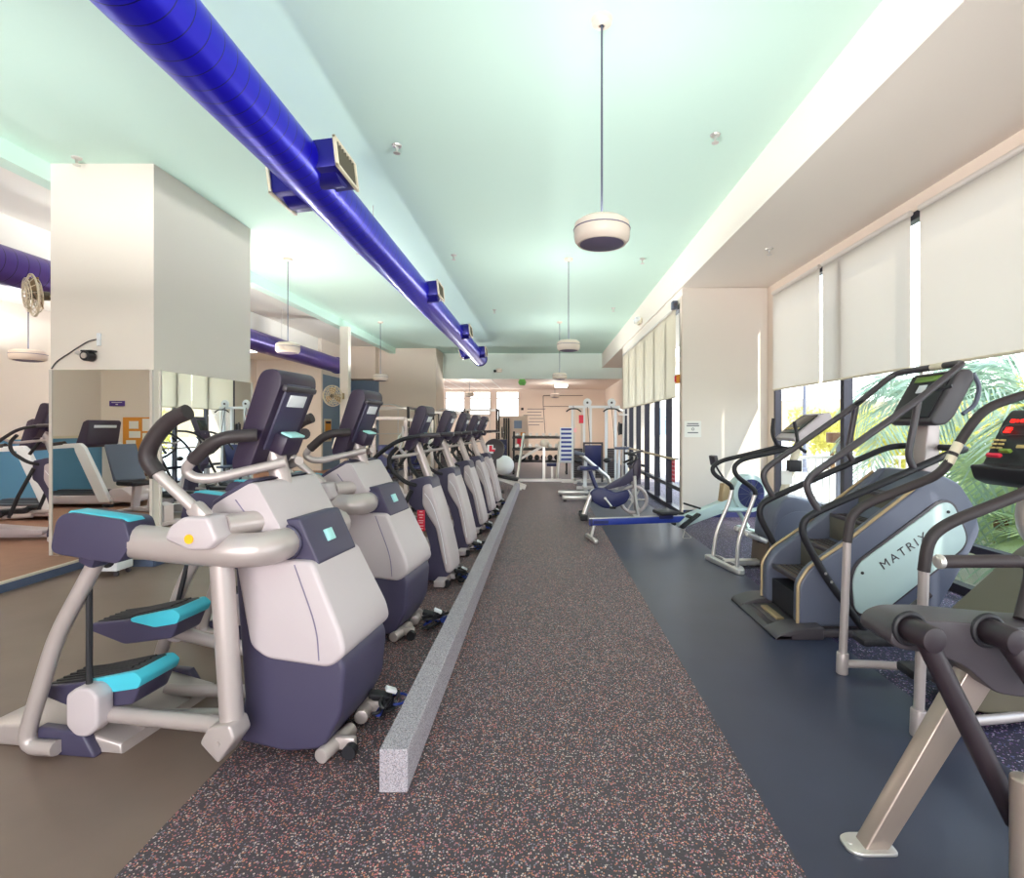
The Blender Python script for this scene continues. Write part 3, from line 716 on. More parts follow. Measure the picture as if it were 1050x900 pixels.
# ------------------------------------------------------------------ stair machine
t = thing('stair_climber', 'grey stair climbing machine with revolving steps and a pale lettered side panel', 'stair climber', (2.4, 4.22, 0))
kw = dict(parent=t, world=True)
side = [(1.85, 0.05), (1.855, 0.36), (1.93, 0.475), (2.177, 0.645), (2.43, 0.843), (2.79, 1.12), (2.86, 1.175), (3.03, 1.09), (3.14, 0.92), (3.18, 0.74), (3.1, 0.58), (2.87, 0.167), (2.72, 0.05)]
for (a, c) in ((3.89, 3.99), (4.45, 4.55)):
    B().prism(side, a, c, 0.025, 0.05).build('side_shell', 'steel', **kw)
    B().tube([(1.848, (a + c) / 2 - 0.04 * (1 if a < 4 else -1), 0.06), (1.853, (a + c) / 2 - 0.04 * (1 if a < 4 else -1), 0.365), (1.93, (a + c) / 2 - 0.04 * (1 if a < 4 else -1), 0.482), (2.18, (a + c) / 2 - 0.04 * (1 if a < 4 else -1), 0.652), (2.43, (a + c) / 2 - 0.04 * (1 if a < 4 else -1), 0.85), (2.79, (a + c) / 2 - 0.04 * (1 if a < 4 else -1), 1.128)], 0.012, 0.04, 8).build('edge_trim', 'gold', **kw)
B().prism([(2.72, 1.0), (2.86, 1.18), (3.04, 1.10), (3.15, 0.92), (3.19, 0.74), (3.1, 0.58), (2.87, 0.05), (2.15, 0.05), (2.3, 0.5)], 3.97, 4.47, 0.03, 0.04).build('rear_shell', 'steel', **kw)
B().box((2.0, 4.22, 0.15), (0.2, 0.46, 0.2)).build('step_well_shade', 'black', **kw)  # black block puts the shade of the empty recess into colour
for k, (x, z) in enumerate(((1.9, 0.365), (2.14, 0.575), (2.38, 0.785), (2.61, 0.99))):
    s = B().box((x + 0.13, 4.22, z - 0.015), (0.27, 0.46, 0.03), 0.006).build('step', 'brown', **kw)
    n = B().box((x + 0.008, 4.22, z - 0.008), (0.03, 0.455, 0.03), 0.006)
    for j in range(4): n.box((x + 0.06 + j * 0.045, 4.22, z + 0.003), (0.012, 0.4, 0.008))
    nn = n.build('nosing', 'smoke', None); bpy.context.view_layer.update(); nn.data.transform(Matrix.Translation(-t.location)); nn.parent = s
    if k < 3:
        B().box((x + 0.245, 4.22, z + 0.095), (0.02, 0.46, 0.2), 0.004).build('riser', 'olive', **kw)
pn = B().prism([(2.23, 0.40), (2.275, 0.515), (2.88, 0.962), (2.96, 0.95), (3.06, 0.71), (3.035, 0.63), (2.41, 0.135), (2.25, 0.16)], 3.868, 3.892, 0.006, 0.06).build('side_panel', 'mint', **kw)
B().prism([(2.21, 0.40), (2.26, 0.525), (2.87, 0.982), (2.975, 0.965), (3.08, 0.71), (3.05, 0.615), (2.41, 0.115), (2.235, 0.145)], 3.878, 3.892, 0.004, 0.06).build('panel_rim', 'smoke', **kw)
for (x, z) in ((2.30, 0.45), (2.92, 0.89)):
    q = B().cyl((x - 2.4, 3.868 - 4.22, z), (x - 2.4, 3.862 - 4.22, z), 0.011, seg=12).build('bolt', 'black', pn)
def text(s, name, size, m, parent, mtx, extr=0.001, spacing=1.0):
    c = bpy.data.curves.new(name, 'FONT'); c.body = s; c.size = size; c.extrude = extr; c.space_character = spacing; c.align_x = 'CENTER'; c.align_y = 'CENTER'
    f = bpy.data.objects.new('tmp_text', c); COL.objects.link(f)
    me = bpy.data.meshes.new_from_object(f.evaluated_get(bpy.context.evaluated_depsgraph_get()))
    bpy.data.objects.remove(f)
    me.materials.clear(); me.materials.append(M[m]); me.transform(mtx)
    o = bpy.data.objects.new(name, me); COL.objects.link(o); o.parent = parent
    return o
text('MATRIX', 'lettering', 0.089, 'smoke', pn, Matrix.Translation((2.60 - 2.4, 3.866 - 4.22, 0.607)) @ Matrix.Rotation(math.radians(-34.8), 4, 'Y') @ Matrix.Rotation(PI / 2, 4, 'X'), 0.001, 1.35)
f = B()
for (a, c) in ((3.78, 3.99), (4.46, 4.68)):
    f.prism([(1.64, 0.01), (1.66, 0.035), (1.78, 0.075), (1.98, 0.085), (1.98, 0.0), (1.64, 0.0)], a, c, 0.008)
f.prism([(1.64, 0.0), (1.64, 0.012), (1.67, 0.035), (1.76, 0.03), (1.76, 0.0)], 3.78, 4.68, 0.006)
f.box((1.88, 4.22, 0.02), (0.3, 0.5, 0.04), 0.008).build('footplate', 'smoke', **kw)
B().box((1.8, 4.22, 0.046), (0.06, 0.3, 0.02), 0.005).build('kick_bar', 'gold', **kw)
B().box((2.16, 3.83, 0.03), (0.4, 0.05, 0.05), 0.01).box((2.16, 4.61, 0.03), (0.4, 0.05, 0.05), 0.01).box((2.5, 4.22, 0.035), (0.9, 0.62, 0.06), 0.01).build('base_frame', 'smoke', **kw)
YA, YB = 3.84, 4.60
lo = [(2.31, 0.03), (2.016, 0.436), (1.85, 0.74), (1.865, 0.84), (1.96, 0.895), (2.94, 1.325)]
pts = [(x, YA, z) for x, z in lo] + [(3.06, YA + 0.02, 1.345), (3.06, YB - 0.02, 1.345)] + [(x, YB, z) for x, z in reversed(lo)]
h = B().tube(pts, 0.026, 0.09, 12).build('lower_handrail', 'black', **kw)
b = B()
for y in (YA, YB):
    for z in (0.40, 0.46): b.cyl((2.03 + (0.43 - z) * 0.7 - 2.4, y - 4.22 - 0.028, z), (2.03 + (0.43 - z) * 0.7 - 2.4, y - 4.22 + 0.028, z), 0.01, seg=10)
b.build('rail_bolt', 'chrome', h)
up = [(1.97, 0.905), (1.885, 1.05), (1.895, 1.14), (2.68, 1.69), (2.97, 1.93)]
pts = [(x, YA, z) for x, z in up] + [(3.03, YA + 0.03, 1.965), (3.03, YB - 0.03, 1.965)] + [(x, YB, z) for x, z in reversed(up)]
B().tube(pts, 0.025, 0.09, 12).build('upper_handrail', 'smoke', **kw)
B().tube([(3.03, 4.05, 1.965), (3.03, 4.18, 1.965)], 0.0265, 0, 12).build('pulse_sensor', 'ivory', **kw)
for y in (YA, YB):
    B().tube([(2.685, y, 1.685), (2.61, y, 1.29), (2.66, y, 1.195)], 0.024, 0.06, 12).build('rail_strut', 'smoke', **kw)
B().tube([(2.70, YB, 1.70), (2.62, YB - 0.1, 1.70), (2.62, YB - 0.2, 1.72)], 0.013, 0.04, 8).build('pulse_grip', 'black', **kw)
B().tube([(2.95, YA + 0.03, 1.80), (2.87, YA + 0.17, 1.76), (2.86, YA + 0.26, 1.74)], 0.013, 0.04, 8).build('pulse_grip', 'black', **kw)
B().prism([(2.965, 1.56), (2.925, 1.16), (3.05, 1.14), (3.06, 1.56)], 4.13, 4.31, 0.012).build('console_mast', 'silver', **kw)
c = B().prism([(2.865, 1.545), (2.90, 1.51), (2.99, 1.52), (3.05, 1.58), (3.20, 1.86), (3.19, 1.915), (3.15, 1.935), (3.08, 1.93)], 3.97, 4.45, 0.02, 0.02).build('console', 'smoke', **kw)
R = Matrix.Translation((2.972 - 2.4, 0, 1.742)) @ Matrix.Rotation(math.atan2(0.215, 0.385), 4, 'Y')
B().box((-0.004, 0, 0.0), (0.012, 0.43, 0.39), 0.004).xf(R).build('face', 'black', c)
B().box((-0.012, 0, 0.15), (0.008, 0.30, 0.05), 0.002).xf(R).build('display', 'ledgreen', c)
b = B()
for i in range(6):
    for j in range(4):
        if (i * 3 + j) % 5: b.box((-0.012, -0.17 + i * 0.068, 0.08 - j * 0.055), (0.008, 0.035, 0.022), 0.002)
b.build('keypad', 'key', c)
b2 = B().box((-0.012, 0.02, 0.06), (0.01, 0.09, 0.07), 0.002).xf(R); b2.build('clear_key', 'label', c)
B().tube([(3.12, 3.99, 1.60), (3.22, 4.0, 1.66), (3.26, 4.0, 1.80), (3.2, 3.99, 1.9)], 0.016, 0.06, 8).build('console_handle', 'steel', **kw)

# ------------------------------------------------------------------ near stepper
t = thing('stepper', 'tall stepper with silver posts, black hooped rails and a red lit console', 'stepper', (2.5, 2.94, 0))
kw = dict(parent=t, world=True)
for (y, s) in ((3.27, 1), (2.61, -1)):
    B().tube([(1.805, y, 0.0), (1.835, y, 0.81)], 0.0235, 0, 14).build('post', 'silver', **kw)
    B().cyl((1.803, y, 0.0), (1.808, y, 0.13), 0.034, bev=0.006).build('post_foot', 'silver', **kw)
    h = B().tube([(1.834, y, 0.80), (1.855, y, 0.96), (1.95, y, 1.035), (2.22, y, 1.14), (2.42, y, 1.22), (2.53, y, 1.43), (2.65, y - s * 0.02, 1.615), (2.92, y - s * 0.06, 1.715), (3.15, y - s * 0.1, 1.68), (3.2, y - s * 0.12, 1.45)], 0.0275, 0.1, 12).build('handrail', 'grip', **kw)
    b = B().tube([(2.452 - 2.5, y - 2.94, 1.28), (2.475 - 2.5, y - 2.94, 1.325)], 0.029, 0, 14)
    b.tube([(2.485 - 2.5, y - 2.94, 1.345), (2.515 - 2.5, y - 2.94, 1.402)], 0.029, 0, 14).build('pulse_sensor', 'ivory', h)
    B().tube([(1.81, y, 0.06), (2.1, y - s * 0.02, 0.06), (2.45, y - s * 0.1, 0.045), (2.75, y - s * 0.22, 0.045)], 0.024, 0.2, 12).build('base_bar', 'silver', **kw)
c = B().prism([(2.465, 1.285), (2.49, 1.20), (2.56, 1.17), (2.8, 1.16), (2.84, 1.28)], 2.70, 3.13, 0.03, 0.02).build('console_tray', 'black', **kw)
c = B().prism([(2.47, 1.285), (2.52, 1.29), (2.64, 1.54), (2.69, 1.60), (2.74, 1.59), (2.8, 1.3), (2.8, 1.24), (2.5, 1.24)], 2.73, 3.10, 0.03, 0.02).build('console', 'black', **kw)
R = Matrix.Translation((2.585 - 2.5, 0, 1.435)) @ Matrix.Rotation(math.atan2(0.12, 0.25), 4, 'Y')
b = B()
for (y, w) in ((0.09, 0.03), (0.06, 0.016), (0.03, 0.02), (-0.0, 0.02)): b.box((-0.014, y - 0.02, 0.105), (0.006, w * 0.8, 0.012 + w * 0.2))
b.box((-0.014, 0.07, 0.055), (0.006, 0.04, 0.018)); b.box((-0.014, 0.075, 0.038), (0.006, 0.04, 0.012)); b.box((-0.014, -0.06, 0.05), (0.006, 0.04, 0.03)); b.xf(R).build('led_display', 'ledred', c)
b = B().tube([(-0.012, 0.125, 0.05), (-0.012, 0.10, 0.082), (-0.012, -0.1, 0.082), (-0.012, -0.125, 0.05), (-0.012, -0.1, 0.018), (-0.012, 0.1, 0.018)], 0.004, 0.02, 6, closed=True).xf(R); b.build('display_bezel', 'smoke', c)
b = B()
for i in range(2):
    for j in range(3): b.box((-0.014, 0.12 - i * 0.045, -0.015 - j * 0.024), (0.008, 0.035, 0.012), 0.002)
b.xf(R).build('keypad', 'key', c)
B().box((-0.014, -0.06, -0.05), (0.008, 0.06, 0.02), 0.002).xf(R).build('enter_key', 'key', c)
B().box((-0.035, 0.06, -0.118), (0.02, 0.09, 0.022), 0.004, (0, 0.5, 0)).xf(R).build('stop_key', 'red', c)
B().box((-0.028, 0.01, -0.085), (0.02, 0.07, 0.022), 0.004, (0, 0.5, 0)).xf(R).build('start_key', 'ledgreen', c)
B().ell((2.72, 2.92, 1.01), (0.13, 0.13, 0.2)).build('mast_cover', 'silver', **kw)
B().tube([(2.72, 2.92, 1.0), (2.72, 2.92, 1.26)], 0.06, 0, 16).build('console_mast', 'silver', **kw)
wp = lambda co: (co.x, 2.92 + (co.y - 2.92) * (1.15 - 0.35 * co.z), co.z)
B().prism([(2.12, 0.10), (2.15, 0.27), (2.34, 0.47), (2.72, 0.83), (2.88, 0.88), (3.1, 0.8), (3.3, 0.4), (3.3, 0.05), (2.2, 0.05)], 2.72, 3.1, 0.06, 0.06, warp=wp).build('body_shroud', 'olive', **kw)
B().prism([(2.42, 0.48), (2.45, 0.54), (2.66, 0.74), (2.74, 0.77), (2.7, 0.68), (2.5, 0.49)], 2.69, 2.73, 0.01).build('shroud_trim', 'gold', **kw)
for s in (-1, 1):
    B().tube([(2.3, 2.92 + s * 0.3, 0.5), (2.0, 2.92 + s * 0.27, 0.28)], 0.022, 0, 10).build('pedal_lever', 'smoke', **kw)
    B().box((1.96, 2.92 + s * 0.2, 0.27), (0.3, 0.13, 0.05), 0.015).build('pedal', 'black', **kw)

t.location.x += 0.018

# ------------------------------------------------------------------ foreground arm machine
t = thing('elliptical_machine', 'dark machine in the near corner on a slanted silver leg', 'elliptical', (1.7, 1.8, 0))
kw = dict(parent=t, world=True)
B().prism([(1.17, 0.775), (1.18, 0.82), (1.24, 0.845), (1.36, 0.845), (1.70, 0.815), (2.3, 0.79), (2.55, 0.7), (2.5, 0.5), (1.9, 0.55), (1.53, 0.60), (1.43, 0.69), (1.33, 0.735), (1.2, 0.75)], 1.81, 1.99, 0.045, 0.03, seg=4).build('arm_housing', 'smoke', **kw)
B().prism([(1.13, 0.0), (1.215, 0.0), (1.62, 0.64), (1.52, 0.68)], 1.89, 1.955, 0.012, 0.015).build('leg', 'bronze', **kw)
lg = t.children[-1]
B().prism([(1.075, 1.89), (1.11, 1.87), (1.245, 1.87), (1.245, 1.975), (1.11, 1.975), (1.075, 1.955)], 0, 0.012, 0.003, 0.02, axis='z').cyl((1.10, 1.925, 0.012), (1.10, 1.925, 0.016), 0.012, seg=10).build('foot_plate', 'chrome', **kw)
for (x, z, ex, ez) in ((1.235, 0.822, 1.50, 0.25), (1.50, 0.815, 1.585, 0.66)):
    k = B().cyl((x, 1.82, z), (x + 0.01, 1.70, z), 0.042, bev=0.008, seg=22).build('pivot_knob', 'umber', **kw)
    B().ring((x, 1.808, z), 0.05, 0.01).build('pivot_collar', 'black', **kw)
    B().tube([(x, 1.74, z), (ex, 1.70, ez)], 0.033, 0, 14).build('strut', 'umber', **kw)
B().box((1.525, 1.66, 0.20), (0.07, 0.08, 0.14), 0.015, (0, -0.4, 0)).cyl((1.50, 1.6, 0.27), (1.50, 1.7, 0.29), 0.022).build('strut_joint', 'black', **kw)
B().tube([(1.55, 1.62, 0.285), (1.55, 1.61, 0.34)], 0.012, 0, 8).build('release_lever', 'black', **kw)
B().tube([(1.435, 1.6, 0.0), (1.435, 1.6, 0.45)], 0.035, 0, 14).ell((1.435, 1.6, 0.45), (0.035, 0.035, 0.012)).build('post', 'bronze', **kw)
B().tube([(1.45, 1.95, 1.012), (1.72, 1.95, 1.014)], 0.024, 0, 14).build('handle', 'grip', **kw)
B().cyl((1.43, 1.95, 1.012), (1.452, 1.95, 1.012), 0.026, bev=0.006).build('handle_cap', 'chrome', **kw)
B().tube([(1.72, 1.95, 1.014), (1.78, 1.95, 1.0), (1.74, 1.93, 0.90), (1.69, 1.9, 0.82)], 0.021, 0.06, 10).build('handle_stalk', 'grip', **kw)
B().box((2.35, 1.8, 0.03), (0.1, 0.6, 0.06), 0.015).prism([(2.25, 0.06), (2.45, 0.06), (2.5, 0.62), (2.35, 0.62)], 1.72, 1.96, 0.03).build('front_tower', 'smoke', **kw)
B().box((1.65, 1.62, 0.16), (0.3, 0.14, 0.05), 0.015, (0, -0.1, 0)).box((1.95, 1.64, 0.12), (0.9, 0.05, 0.05), 0.01).box((1.9, 1.64, 0.04), (1.0, 0.06, 0.05), 0.01).build('pedal_rail', 'black', **kw)

# ------------------------------------------------------------------ back stepper
t = thing('stepper', 'blue-grey stepper with curved silver posts near the end wall', 'stepper', (2.55, 5.8, 0))
kw = dict(parent=t, world=True)
for (sgn, P) in ((-1, [(2.005, 5.55, 0.06), (2.015, 5.55, 0.32), (2.14, 5.55, 0.66), (2.195, 5.55, 0.81)]), (1, [(1.91, 6.03, 0.06), (1.945, 6.03, 0.32), (2.10, 6.03, 0.68), (2.125, 6.03, 0.81)])):
    Q = [(2.195, 5.55, 0.80), (2.19, 5.55, 0.86), (2.0, 5.55, 0.99), (1.965, 5.55, 1.09), (2.06, 5.56, 1.17), (2.6, 5.6, 1.28)] if sgn < 0 else [(2.125, 6.03, 0.80), (2.11, 6.03, 0.86), (1.925, 6.03, 0.96), (1.89, 6.03, 1.05), (2.0, 6.03, 1.125), (2.65, 6.0, 1.285)]
    B().tube(P, 0.021, 0.12, 12).build('post', 'chrome', **kw)
    B().tube(Q, 0.0245, 0.09, 12).build('handrail', 'black', **kw)
B().prism([(1.83, 6.12), (1.90, 6.14), (1.99, 6.06), (2.08, 5.58), (2.05, 5.44), (1.97, 5.43), (1.92, 5.7)], 0.0, 0.055, 0.015, 0.04, axis='z').build('foot_bar', 'chrome', **kw)
B().box((1.97, 5.82, 0.055), (0.05, 0.42, 0.01), 0.003, (0, 0, 0.14)).build('foot_grip', 'smoke', **kw)
B().box((2.3, 5.8, 0.045), (0.7, 0.1, 0.055), 0.01).build('base_beam', 'chrome', **kw)
B().prism([(2.36, 0.04), (2.37, 0.40), (2.40, 0.62), (2.50, 0.755), (2.62, 0.775), (2.9, 0.70), (3.08, 0.5), (3.12, 0.04)], 5.56, 6.04, 0.06, 0.06).build('body_shroud', 'steel', **kw)
B().cyl((2.66, 5.565, 0.36), (2.66, 5.55, 0.36), 0.27, bev=0.006, seg=40).build('side_disc', 'steel', **kw)
for s in (-1, 1):
    p = B().box((2.24, 5.8 + s * 0.14, 0.34), (0.24, 0.11, 0.05), 0.012, (0, 0.35, 0)).build('pedal', 'chrome', **kw)
    B().tube([(2.4, 5.8 + s * 0.16, 0.28), (2.26, 5.8 + s * 0.14, 0.31)], 0.02, 0, 8).build('pedal_lever', 'black', **kw)
B().prism([(2.32, 0.04), (2.34, 0.3), (2.4, 0.3), (2.42, 0.04)], 5.6, 6.0, 0.01).build('kick_panel', 'brown', **kw)
B().tube([(2.58, 5.8, 0.74), (2.74, 5.8, 1.25), (2.78, 5.8, 1.40)], 0.042, 0, 14).build('console_mast', 'ivory', **kw)
c = B().prism([(2.60, 1.385), (2.63, 1.35), (2.74, 1.36), (2.92, 1.47), (3.02, 1.60), (3.0, 1.655), (2.92, 1.645)], 5.6, 6.02, 0.02, 0.015).build('console', 'shell', **kw)
R = Matrix.Translation((2.755 - 2.55, 0.01, 1.517)) @ Matrix.Rotation(math.atan2(0.32, 0.26), 4, 'Y')
B().box((-0.004, 0, 0.02), (0.012, 0.36, 0.30), 0.004).xf(R).build('face', 'screen', c)
b = B()
for i in range(4): b.box((-0.012, -0.12 + i * 0.08, -0.06), (0.006, 0.05, 0.03), 0.002)
b.xf(R).build('keypad', 'key', c)
B().tube([(2.72, 5.98, 1.27), (2.62, 5.99, 1.28), (2.55, 5.99, 1.42), (2.57, 5.99, 1.6)], 0.018, 0.08, 10).build('moving_handle', 'black', **kw)
B().tube([(2.75, 5.62, 1.24), (2.66, 5.6, 1.30), (2.645, 5.6, 1.45), (2.62, 5.6, 1.56)], 0.018, 0.08, 10).build('moving_handle', 'black', **kw)
B().box((2.6, 5.56, 1.10), (0.13, 0.09, 0.12), 0.015).build('clip_box', 'black', **kw)
B().box((2.52, 5.55, 0.98), (0.11, 0.006, 0.14)).build('hanging_card', 'paper', **kw)

# ------------------------------------------------------------------ rowing machine
def rower(label, loc, rz, part=True):
    t = thing('rowing_machine', label, 'rowing machine', loc, rz)
    B().box((0.66, 0, 0.245), (1.34, 0.075, 0.085), 0.012).build('monorail', 'cordblue', t)
    B().box((0.66, 0, 0.292), (1.34, 0.05, 0.012), 0.003).build('rail_strip', 'chrome', t)
    B().box((0.01, 0, 0.245), (0.03, 0.085, 0.095), 0.006).box((0.14, -0.0395, 0.245), (0.2, 0.004, 0.04)).build('end_cap', 'navy', t)
    B().tube([(0.06, 0, 0.22), (0.02, 0, 0.06)], 0.02, 0, 10).box((0.02, 0, 0.03), (0.05, 0.46, 0.05), 0.012).build('rear_leg', 'chrome', t)
    s = B().box((1.06, 0, 0.345), (0.26, 0.3, 0.055), 0.025).build('seat', 'black', t)
    B().box((1.06, 0, 0.29), (0.2, 0.11, 0.06), 0.01).build('seat_carriage', 'navy', s)
    B().prism([(1.26, 0.12), (1.24, 0.2), (1.36, 0.3), (2.0, 0.52), (2.1, 0.46), (2.1, 0.38), (1.5, 0.2)], -0.07, 0.07, 0.02, 0.02).build('front_frame', 'mint', t)
    for q in (-1, 1):
        B().box((1.36, q * 0.13, 0.24), (0.32, 0.11, 0.03), 0.01, (0, -0.6, 0)).build('foot_rest', 'black', t)
        B().box((1.34, q * 0.13, 0.30), (0.05, 0.13, 0.02), 0.006, (0, -0.6, 0)).build('foot_strap', 'black', t)
    B().tube([(1.45, -0.24, 0.42), (1.45, 0.24, 0.42)], 0.014, 0, 8).tube([(1.45, 0, 0.42), (1.5, 0, 0.40)], 0.012, 0, 8).build('pull_handle', 'black', t)
    B().cyl((2.28, -0.11, 0.58), (2.28, 0.11, 0.58), 0.265, bev=0.03, seg=36).build('flywheel_cage', 'mint', t)
    cg = t.children[-1]
    for q in (-1, 1):
        B().cyl((2.28, q * 0.108, 0.58), (2.28, q * 0.118, 0.58), 0.20, seg=32).build('mesh_disc', 'navy', cg)
        b = B().cyl((2.28, q * 0.11, 0.58), (2.28, q * 0.128, 0.58), 0.028)
        for k in range(12):
            a = k * PI / 6
            b.tube([(2.28 + 0.03 * math.cos(a), q * 0.12, 0.58 + 0.03 * math.sin(a)), (2.28 + 0.195 * math.cos(a), q * 0.12, 0.58 + 0.195 * math.sin(a))], 0.004, 0, 5)
        b.build('cage_spokes', 'steel', cg)
    B().prism([(1.86, 0.44), (1.9, 0.72), (2.02, 0.74), (2.06, 0.5)], -0.06, 0.06, 0.015).build('chain_box', 'gold', t)
    B().tube([(2.0, 0.02, 0.70), (1.86, 0.02, 0.9), (1.80, 0.02, 1.0)], 0.014, 0.04, 8).build('monitor_arm', 'black', t)
    B().box((1.79, 0.02, 1.04), (0.05, 0.17, 0.14), 0.012, (0, -0.2, 0)).build('monitor', 'smoke', t)
    B().tube([(2.1, 0, 0.4), (2.3, 0, 0.10)], 0.03, 0, 10).box((2.32, 0, 0.05), (0.08, 0.56, 0.06), 0.015).ell((2.1, 0, 0.36), (0.28, 0.16, 0.04)).build('front_leg', 'mint', t)
    b = B().tube([(1.3, -0.1, 0.13), (1.25, -0.14, 0.01), (1.38, -0.14, 0.01), (1.3, 0.0, 0.12)], 0.006, 0.02, 6).build('caster_stand', 'chrome', t)
    return t
rower('rowing machine with a spoked air flywheel, lying across the mat before the end wall', (0.62, 7.1, 0), math.radians(11))

# ------------------------------------------------------------------ step platforms and spin bike
for (x, y, lb) in ((0.72, 10.9, 'nearer of two low silver rails lying on the floor behind the spin bike'), (0.66, 11.75, 'farther of two low silver rails lying on the floor behind the spin bike')):
    t = thing('floor_rail', lb, 'rail', (x, y, 0))
    B().box((0, 0, 0.075), (0.66, 0.16, 0.07), 0.012).build('rail_body', 'chrome', t)
    for k in (-0.28, 0.28): B().box((k, 0, 0.02), (0.06, 0.2, 0.04), 0.008).build('foot', 'smoke', t)
t = thing('spin_bike', 'dark blue indoor cycling bike beside the patio windows', 'exercise bike', (1.1, 8.9, 0))
kw = dict(parent=t, world=True)
B().box((0.66, 8.85, 0.04), (0.09, 0.5, 0.06), 0.015).box((0.66, 8.6, 0.045), (0.11, 0.05, 0.09), 0.012).box((0.66, 9.1, 0.045), (0.11, 0.05, 0.09), 0.012).build('rear_stabilizer', 'black', **kw)
B().box((1.52, 8.9, 0.04), (0.1, 0.5, 0.05), 0.015).build('front_stabilizer', 'chrome', **kw)
B().tube([(0.67, 8.85, 0.06), (0.78, 8.88, 0.36), (0.84, 8.9, 0.46)], 0.04, 0.08, 12).build('rear_strut', 'chrome', **kw)
B().prism([(0.76, 0.42), (0.80, 0.28), (0.98, 0.17), (1.14, 0.15), (1.36, 0.24), (1.44, 0.36), (1.40, 0.48), (1.2, 0.42), (1.0, 0.50), (0.86, 0.50)], 8.84, 8.93, 0.03, 0.05).build('chain_guard', 'navy', **kw)
B().prism([(0.94, 0.46), (1.16, 0.60), (1.36, 0.70), (1.52, 0.88), (1.60, 0.84), (1.52, 0.64), (1.36, 0.54), (1.1, 0.48)], 8.86, 8.95, 0.025, 0.04).build('frame_tube', 'dark', **kw)
B().prism([(1.50, 0.66), (1.47, 0.86), (1.56, 0.99), (1.62, 0.97), (1.62, 0.74), (1.56, 0.60)], 8.85, 8.96, 0.02, 0.03).build('head_tube', 'indigo', **kw)
B().tube([(0.90, 8.9, 0.46), (0.82, 8.9, 0.66), (0.78, 8.9, 0.78)], 0.034, 0.04, 12).build('seat_post', 'navy', **kw)
B().prism([(0.60, 8.82), (0.60, 8.98), (0.68, 9.0), (0.82, 8.93), (0.92, 8.92), (0.92, 8.88), (0.82, 8.87), (0.68, 8.80)], 0.80, 0.855, 0.02, 0.02, axis='z').build('saddle', 'navy', **kw)
for q in (-1, 1):
    B().tube([(1.50, 8.9 + q * 0.085, 0.70), (1.52, 8.9 + q * 0.085, 0.30), (1.56, 8.9 + q * 0.085, 0.05)], 0.028, 0.05, 10).build('fork_blade', 'chrome', **kw)
w = B().ring((1.50, 8.9, 0.30), 0.215, 0.03, seg=40).build('flywheel_rim', 'silver', **kw)
b = B().cyl((0.4, -0.012, 0.30), (0.4, 0.012, 0.30), 0.05)
for k in range(6):
    a = k * PI / 3; b.tube([(0.4, 0, 0.30), (0.4 + 0.2 * math.cos(a), 0, 0.30 + 0.2 * math.sin(a))], 0.014, 0, 6)
b.build('flywheel_spokes', 'chrome', w)
cr_ = B().cyl((1.02, 8.80, 0.33), (1.02, 9.0, 0.33), 0.022).tube([(1.02, 8.8, 0.33), (1.12, 8.8, 0.20)], 0.016, 0, 8).tube([(1.02, 9.0, 0.33), (0.92, 9.0, 0.46)], 0.016, 0, 8).build('crank', 'chrome', **kw)
B().box((1.13, 8.74, 0.19), (0.1, 0.09, 0.03), 0.008).build('pedal', 'black', **kw)
B().box((0.91, 9.06, 0.47), (0.1, 0.09, 0.03), 0.008).build('pedal', 'black', **kw)
B().tube([(1.54, 8.9, 0.95), (1.50, 8.9, 1.06)], 0.025, 0, 10).build('handlebar_stem', 'chrome', **kw)
B().tube([(1.36, 8.72, 0.90), (1.50, 8.70, 0.96), (1.52, 8.7, 1.05), (1.36, 8.72, 1.06), (1.5, 8.8, 1.07), (1.5, 9.0, 1.07), (1.36, 9.08, 1.06), (1.52, 9.1, 1.05), (1.50, 9.1, 0.96), (1.36, 9.08, 0.90)], 0.019, 0.06, 10).build('handlebar', 'black', **kw)
B().box((1.56, 8.9, 1.09), (0.2, 0.14, 0.03), 0.01, (0, -0.25, 0)).build('console', 'smoke', **kw)
B().cyl((1.58, 8.9, 0.88), (1.68, 8.9, 0.86), 0.022).build('tension_knob', 'black', **kw)

# ------------------------------------------------------------------ weight room at the far end
def beam(b, p, q, w=0.06):
    p, q = Vector(p), Vector(q); d = q - p
    t = bmesh.new(); bmesh.ops.create_cube(t, size=1); bmesh.ops.scale(t, vec=(w, w, d.length), verts=t.verts)
    b._in(t, Matrix.Translation((p + q) / 2) @ d.to_track_quat('Z', 'Y').to_matrix().to_4x4())
    return b
# multi-station cable machine
t = thing('cable_station', 'tall white multi-station cable machine before the tan end wall', 'cable machine', (1.5, 14.7, 0))
kw = dict(parent=t, world=True)
beam(beam(beam(B(), (0.5, 14.6, 0.04), (2.2, 14.6, 0.04), 0.09), (0.85, 14.2, 0.04), (0.85, 15.4, 0.04), 0.09), (1.95, 14.2, 0.04), (1.95, 15.4, 0.04), 0.09).build('base_frame', 'chrome', **kw)
for x in (0.80, 1.12, 1.30, 1.72, 1.98):
    beam(B(), (x, 14.7, 0.05), (x, 14.7, 2.05), 0.065).build('column', 'label', **kw)
beam(B(), (0.7, 14.7, 2.06), (2.1, 14.7, 2.06), 0.07).build('top_beam', 'label', **kw)
for x in (1.20, 1.86):
    b = B().cyl((x, 14.62, 2.17), (x, 14.58, 2.17), 0.115, seg=28, bev=0.01).build('pulley', 'label', **kw)
    B().cyl((x - 1.5, -0.125, 2.17), (x - 1.5, -0.14, 2.17), 0.03).build('pulley_hub', 'smoke', b)
    B().tube([(x, 14.6, 2.06), (x + 0.06, 14.5, 1.2), (x + 0.06, 14.5, 0.9)], 0.008, 0, 6).build('cable', 'black', **kw)
